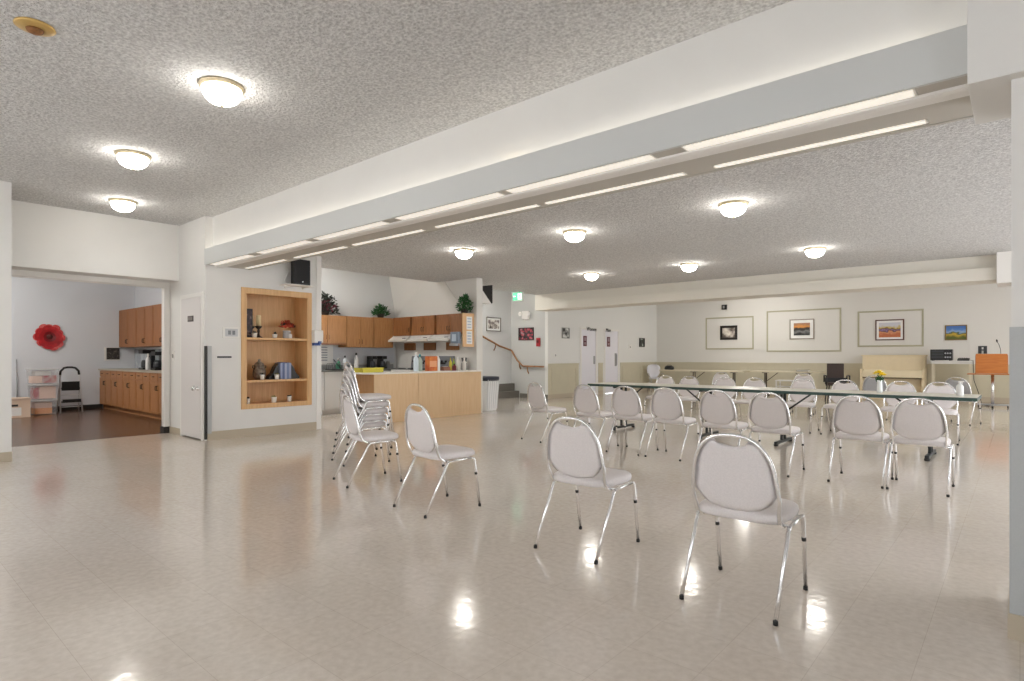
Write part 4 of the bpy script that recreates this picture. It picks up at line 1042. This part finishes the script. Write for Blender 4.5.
MB().lathe([(.045, 0), (.05, .01), (.05, .13), (.04, .15)], n=14).build('jar', mat('grey_jar', (150, 152, 152), .25), gk); MB().cyl(0, 0, .15, .18, .042).build('lid', STEEL, gk)
dr_ = thing('dish_rack', 'dark wire dish rack beside the sink', 'dish rack', onk(6.78, .08), R90)
wr_ = MB()
for k in range(7): wr_.tube([(-.15+.05*k, -.12, .02), (-.15+.05*k, -.1, .13), (-.15+.05*k, .1, .13), (-.15+.05*k, .12, .02)], .004, 5)
wr_.box(-.17, .17, -.13, .13, 0, .02)
wr_.build('rack', CHAR, dr_)
MB().tube([(-.12, 0, .02), (.1, .02, .24)], .01, 6).build('ladle', STEEL, dr_); MB().tube([(.12, 0, .02), (-.05, .02, .22)], .01, 6).build('whisk', CHAR, dr_)
nb = thing('wall_notice', 'white notice sheets on the kitchen wall over the sink', 'notice', (XK, 6.78, 1.25), R90)
B(-.28, .26, -.012, 0, -.22, .2).build('sheet', PAPER, nb)
l_ = MB()
for k in range(6): l_.box(-.1, .12, -.014, -.012, -.15+.055*k, -.13+.055*k)
l_.build('print', INK, nb)
sd = thing('soap_dispenser', 'black dispenser on the kitchen wall next to the niche wall end', 'dispenser', (XK+.009, 6.40, 1.22), R90)
B(-.08, .09, -.12, 0, -.12, .18).build('case', BLACK, sd, .02); B(-.05, .06, -.13, -.11, -.15, -.1).build('spout', CHAR, sd, .004)
bsx = B(XK+.001, XK+.008, 5.15, 8.7, 1.04, 1.39).build('splashback', mat('tile_white', (204, 208, 214), .3))
tag(bsx, 'pale splashback along the kitchen back wall', 'splashback')

# plants on the wall cabinets
def bush(name, label, loc, rotz, rx, ry, h, nleaf, lm, extra=None, n2=0, size=.08):
    t = thing(name, label, 'plant', loc, rotz)
    MB().lathe([(.05, 0), (.07, .01), (.085, .08), (.08, .09)], n=14).build('pot', mat('dark_pot', (52, 44, 40), .6), t)
    f_ = MB(); e_ = MB()
    for k in range(nleaf):
        a1, e1, r1 = rnd.uniform(0, 6.28), rnd.uniform(0, PI/2), rnd.random()**.5
        p_ = Vector((rx*r1*math.cos(a1)*math.cos(e1), ry*r1*math.sin(a1)*math.cos(e1), .04+h*r1*math.sin(e1)))
        f_.leaf(p_, (p_.x/rx+rnd.uniform(-.4, .4), p_.y/ry+rnd.uniform(-.4, .4), rnd.uniform(-.2, .9)), size*rnd.uniform(.7, 1.3), size*.5)
    f_.build('foliage', lm, t)
    for k in range(n2):
        a1 = rnd.uniform(0, 6.28); p_ = Vector((rx*.6*math.cos(a1)*rnd.random()+.05, -ry*.5*rnd.random(), .08+h*.55*rnd.random()))
        for j in range(5): e_.leaf(p_, (rnd.uniform(-1, 1), rnd.uniform(-1, 1), rnd.uniform(0, 1)), size*.7, size*.5)
    if n2: e_.build('blossoms', extra, t)
    return t
bush('potted_plant', 'burgundy flower and dark leaf arrangement on the left oak wall cabinet', (-11.08, 6.72, 2.062), R90, .32, .10, .40, 300, LEAFD, BURG, 40, .085)
bush('potted_plant', 'small green plant on the corner oak wall cabinet', (-11.08, 8.14, 2.077), R90, .2, .10, .24, 200, LEAF, None, 0, .08)
bush('potted_plant', 'bright green leafy plant on the cabinet end by the kitchen post', (-8.765, 8.56, 2.092), 0, .2, .11, .33, 260, LEAF, None, 0, .075)

# ================================================================== KITCHENETTE
GB = 'brown oak base cabinets in the kitchenette'
bx_ = [(-15.88+.825*k, -15.065+.825*k) for k in range(5)]
tl = ['leftmost', 'second from the left', 'middle', 'fourth from the left', 'rightmost']
WOODKB = mat('kitchenette_oak', (176, 124, 78), .45, rgb2=(156, 104, 60), nscale=7, stretch=(6, 6, .5))
for (a_, b_), s_ in zip(bx_, tl):
    cabinet(s_+' brown oak base cabinet in the kitchenette', (a_, 3.89, 0), 0, b_-a_, .70, .88, 2, WOODKB, drawers=2, dh=.15, toe=.1, name='base_cabinet', group=GB)
kk = thing('kitchenette_counter', 'beige worktop of the kitchenette', 'worktop', (-15.89, 3.87, .88))
B(0, 4.13, -.01, .72, 0, .03).build('worktop', mat('beige_counter', (186, 176, 160), .35), kk, .004)
spb = B(-15.88, -11.76, 4.585, 4.598, .915, 1.36).build('splashback', mat('mirror_tile', (190, 198, 206), .2, noise=.3, nscale=6))
tag(spb, 'grey glass tile splashback in the kitchenette', 'splashback')
GU = 'brown oak wall cabinets in the kitchenette'
WOODKU = mat('kitchenette_oak_dark', (160, 106, 60), .45, rgb2=(140, 88, 46), nscale=7, stretch=(6, 6, .5))
for i, (a_, b_) in enumerate(((-15.88, -14.7), (-14.69, -13.64), (-13.63, -12.58))):
    cabinet('%s brown oak wall cabinet in the kitchenette' % ['left', 'middle', 'right'][i], (a_, 4.27, 1.40), 0, b_-a_, .33, .865, 2, WOODKU, low_handle=True, group=GU)
nbk = thing('bulletin_frame', 'dark framed notice left of the kitchenette cabinets', 'framed notice', (XKB, 4.15, 1.25), R90)
B(-.17, .13, -.02, 0, -.155, .15).build('frame', TRIMW, nbk); B(-.13, .13, -.026, -.02, -.13, .14).build('print', art_mat('art_notice', [(.4, (36, 32, 30)), (.55, (60, 54, 50)), (.7, (110, 100, 92))], 30, seed=6), nbk)
for x_, l_, h_ in ((-14.1, 'left black coffee urn on the kitchenette worktop', .42), (-13.35, 'right black coffee maker on the kitchenette worktop', .38)):
    cm = thing('coffee_maker', l_, 'coffee maker', (x_, 4.3, .911), 0, 'coffee makers in the kitchenette')
    MB().box(-.14, .14, -.12, .12, 0, .04).box(-.14, .14, .04, .12, .04, h_-.08).box(-.14, .14, -.12, .12, h_-.08, h_).build('case', BLACK, cm, .012)
    MB().lathe([(.07, .042), (.08, .07), (.075, .16), (.055, .2)], 0, -.03, 16).build('carafe', CHAR, cm)
bottle('soap_bottle', 'white bottle between the kitchenette coffee makers', (-13.70, 4.2, .911), .34, .045, ENAMEL, TRIMW)
ks = thing('faucet', 'chrome faucet on the kitchenette worktop', 'faucet', (-12.75, 4.38, .911))
MB().tube([(0, 0, 0), (0, 0, .26), (0, -.05, .32), (0, -.13, .32), (0, -.16, .26)], .014, 8).build('spout', CHROME, ks); MB().cyl(0, 0, 0, .05, .03).build('base', CHROME, ks)
wpn = B(-14.75, -14.45, 4.5, 4.584, .911, 1.25).build('cutting_board', ENAMEL, None, .01)
tag(wpn, 'white board leaning at the back of the kitchenette worktop', 'board')
# red flower wall art
fl = thing('flower_wall_art', 'big red flower wall decoration in the kitchenette', 'wall decoration', (XKB, 2.965, 1.615), R90)
for rad, z_, mm, seg, wf in ((.30, .012, mat('flower_red_sheer', (220, 110, 104), .5, rgb2=(200, 66, 66), nscale=14), 11, .34), (.26, .022, mat('flower_red', (200, 36, 42), .5, rgb2=(160, 22, 30), nscale=12), 9, .42), (.18, .036, mat('flower_red_mid', (170, 24, 32), .5), 7, .5), (.11, .05, mat('flower_red_deep', (120, 14, 22), .5), 6, .6)):
    m_ = MB()
    for k in range(seg):
        a_ = 2*PI*(k+rnd.uniform(-.2, .2))/seg+rad*7; c_, s_ = math.cos(a_), math.sin(a_); rl = rad*rnd.uniform(.88, 1.04)
        pts = []
        for r_, wd in ((.1, .25), (.45, .8), (.8, .85), (.95, .55), (1., .15)):
            for sg_ in (-1, 1): pts.append((rl*(c_*r_-s_*wd*wf*sg_), -z_-.03*r_-.004*(k % 2), rl*(s_*r_+c_*wd*wf*sg_)))
        m_.add(pts, [(0, 1, 3, 2), (2, 3, 5, 4), (4, 5, 7, 6), (6, 7, 9, 8)])
    m_.build('petals', mm, fl)
MB().lathe([(.06, 0), (.055, .03), (.02, .045)], n=14).build('flower_center', mat('flower_center_brown', (84, 26, 22), .6), fl, loc=(0, -.05, 0), rot=(R90, 0, 0))
# storage bins and boxes
def bin_(label, loc, w, d, h, mm, cont, lidm):
    t = thing('storage_bin', label, 'storage bin', loc, R90, 'clear storage bins in the kitchenette')
    MB().rings([[(x*.92, y*.92, 0) for x, y in ((-w, -d), (w, -d), (w, d), (-w, d))], [(x, y, h) for x, y in ((-w, -d), (w, -d), (w, d), (-w, d))], [(x*.97, y*.97, h) for x, y in ((-w, -d), (w, -d), (w, d), (-w, d))], [(x*.89, y*.89, .01) for x, y in ((-w, -d), (w, -d), (w, d), (-w, d))]], False).build('tub', mm, t)
    for (a_, b_, c_, e_, q_) in cont: B(a_, b_, -d*.87, d*.8, c_, e_).build('contents', q_, t)
    B(-w-.015, w+.015, -d-.015, d+.015, h, h+.025).build('lid', lidm, t, .004)
    return t
BINM = mat('bin_plastic', (196, 198, 202), .25, noise=.05, nscale=8)
PK = mat('pink_stuff', (232, 200, 184), .7); OR = mat('orange_stuff', (232, 160, 96), .7); RD = mat('red_stuff', (170, 60, 70), .7, rgb2=(206, 190, 186), nscale=10)
LIDM = mat('bin_lid', (200, 200, 202), .4)
bin_('lowest clear storage bin with orange contents', (-15.17, 2.73, 0), .205, .2, .285, CLEARP, [(-.16, .12, .02, .14, OR), (-.16, .12, .14, .25, PK)], LIDM)
bin_('middle clear storage bin with pink contents', (-15.17, 2.73, .312), .215, .2, .29, CLEARP, [(-.18, -.09, .02, .24, RD), (-.085, .18, .02, .26, PK)], LIDM)
bin_('topmost clear storage bin with mixed red and white contents', (-15.17, 2.73, .63), .235, .21, .29, CLEARP, [(-.2, -.04, .02, .16, PK), (-.035, .19, .02, .17, RD), (-.15, .1, .175, .26, PAPER)], LIDM)
cbx = thing('cardboard_box', 'pale cardboard box with a lid slot left of the storage bins', 'box', (-14.85, 2.21, 0), R90)
B(-.24, .24, -.18, .18, 0, .34).build('carton', mat('pale_cardboard', (222, 200, 180), .7), cbx, .004); B(-.25, .25, -.19, .19, .34, .38).build('lid', mat('pale_cardboard_lid', (206, 184, 166), .7), cbx, .004)
B(-.12, .05, -.183, -.18, .22, .26).build('hand_slot', DARKB, cbx)
B(-.14, .1, -.182, -.18, .04, .2).build('paper_label', PAPER, cbx)
mpb = MB().tube([(XKB+.05, 2.37, .38), (XKB+.02, 2.37, 1.13)], .008, 6).build('mop_stick', mat('stick_grey', (150, 152, 156), .5))
# the stick's foot stands on the floor behind the cardboard box
mpb.data = MB().tube([(XKB+.12, 2.42, .004), (XKB+.02, 2.42, 1.13)], .011, 8).build('tmp', MATS['stick_grey']).data
for o_ in [o_ for o_ in bpy.data.objects if o_.name.startswith('tmp')]: bpy.data.objects.remove(o_)
tag(mpb, 'thin grey stick leaning on the kitchenette wall behind the cardboard box', 'stick')
sl = thing('step_stool', 'folding step stool with black treads and hoop handle', 'step stool', (-15.2, 3.20, 0), R90)
for s in (-1, 1):
    MB().tube([(s*.19, -.1, 0), (s*.17, .05, .72), (s*.165, .06, .82)], .014, 8).build('front_leg', mat('stool_silver', (216, 218, 220), .35), sl)
    MB().tube([(s*.19, .22, 0), (s*.17, .07, .62)], .012, 8).build('rear_leg', mat('stool_silver', (216, 218, 220), .35), sl)
MB().tube([(-.165, .06, .80), (-.155, .062, .88), (-.1, .064, .945), (-.04, .065, .96), (.04, .065, .96), (.1, .064, .945), (.155, .062, .88), (.165, .06, .80)], .022, 10).build('handle', BLACK, sl)
B(-.165, .165, -.12, .1, .22, .245).build('tread', BLACK, sl, .006); B(-.165, .165, -.02, .12, .50, .525).build('tread', BLACK, sl, .006)
MB().box(-.16, .16, -.125, -.115, .22, .29).build('tread_lip', BLACK, sl); MB().box(-.155, .155, -.028, -.02, .47, .66).build('back_plate', BLACK, sl)
MB().tube([(-.18, -.02, .38), (.18, -.02, .38)], .01, 6).tube([(-.19, -.07, .13), (.19, -.07, .13)], .01, 6).build('cross_bar', mat('stool_silver', (216, 218, 220), .35), sl)

# ================================================================== CAMERA, WORLD, VIEW
cam = bpy.data.cameras.new('camera'); co = bpy.data.objects.new('camera', cam); COL.objects.link(co)
co.location = (0, 0, 1.2); co.rotation_euler = (R90, 0, math.atan2(508, 584))
cam.sensor_width = 36; cam.lens = 584/1024*36; cam.shift_y = 15.5/1024; cam.clip_start = .05; cam.clip_end = 100
SC.camera = co
w = bpy.data.worlds.new('world'); SC.world = w; w.use_nodes = True
bg_ = w.node_tree.nodes['Background']; bg_.inputs[0].default_value = (.95, .97, 1, 1); bg_.inputs[1].default_value = 3.3
SC.view_settings.view_transform = 'Standard'; SC.view_settings.look = 'None'; SC.view_settings.gamma = 1; SC.view_settings.use_curve_mapping = False
SC.view_settings.exposure = 0.92
SC.cycles.max_bounces = 14; SC.cycles.diffuse_bounces = 10; SC.cycles.glossy_bounces = 5; SC.cycles.transmission_bounces = 6
SC.cycles.use_denoising = True
SC.cycles.sample_clamp_indirect = 8
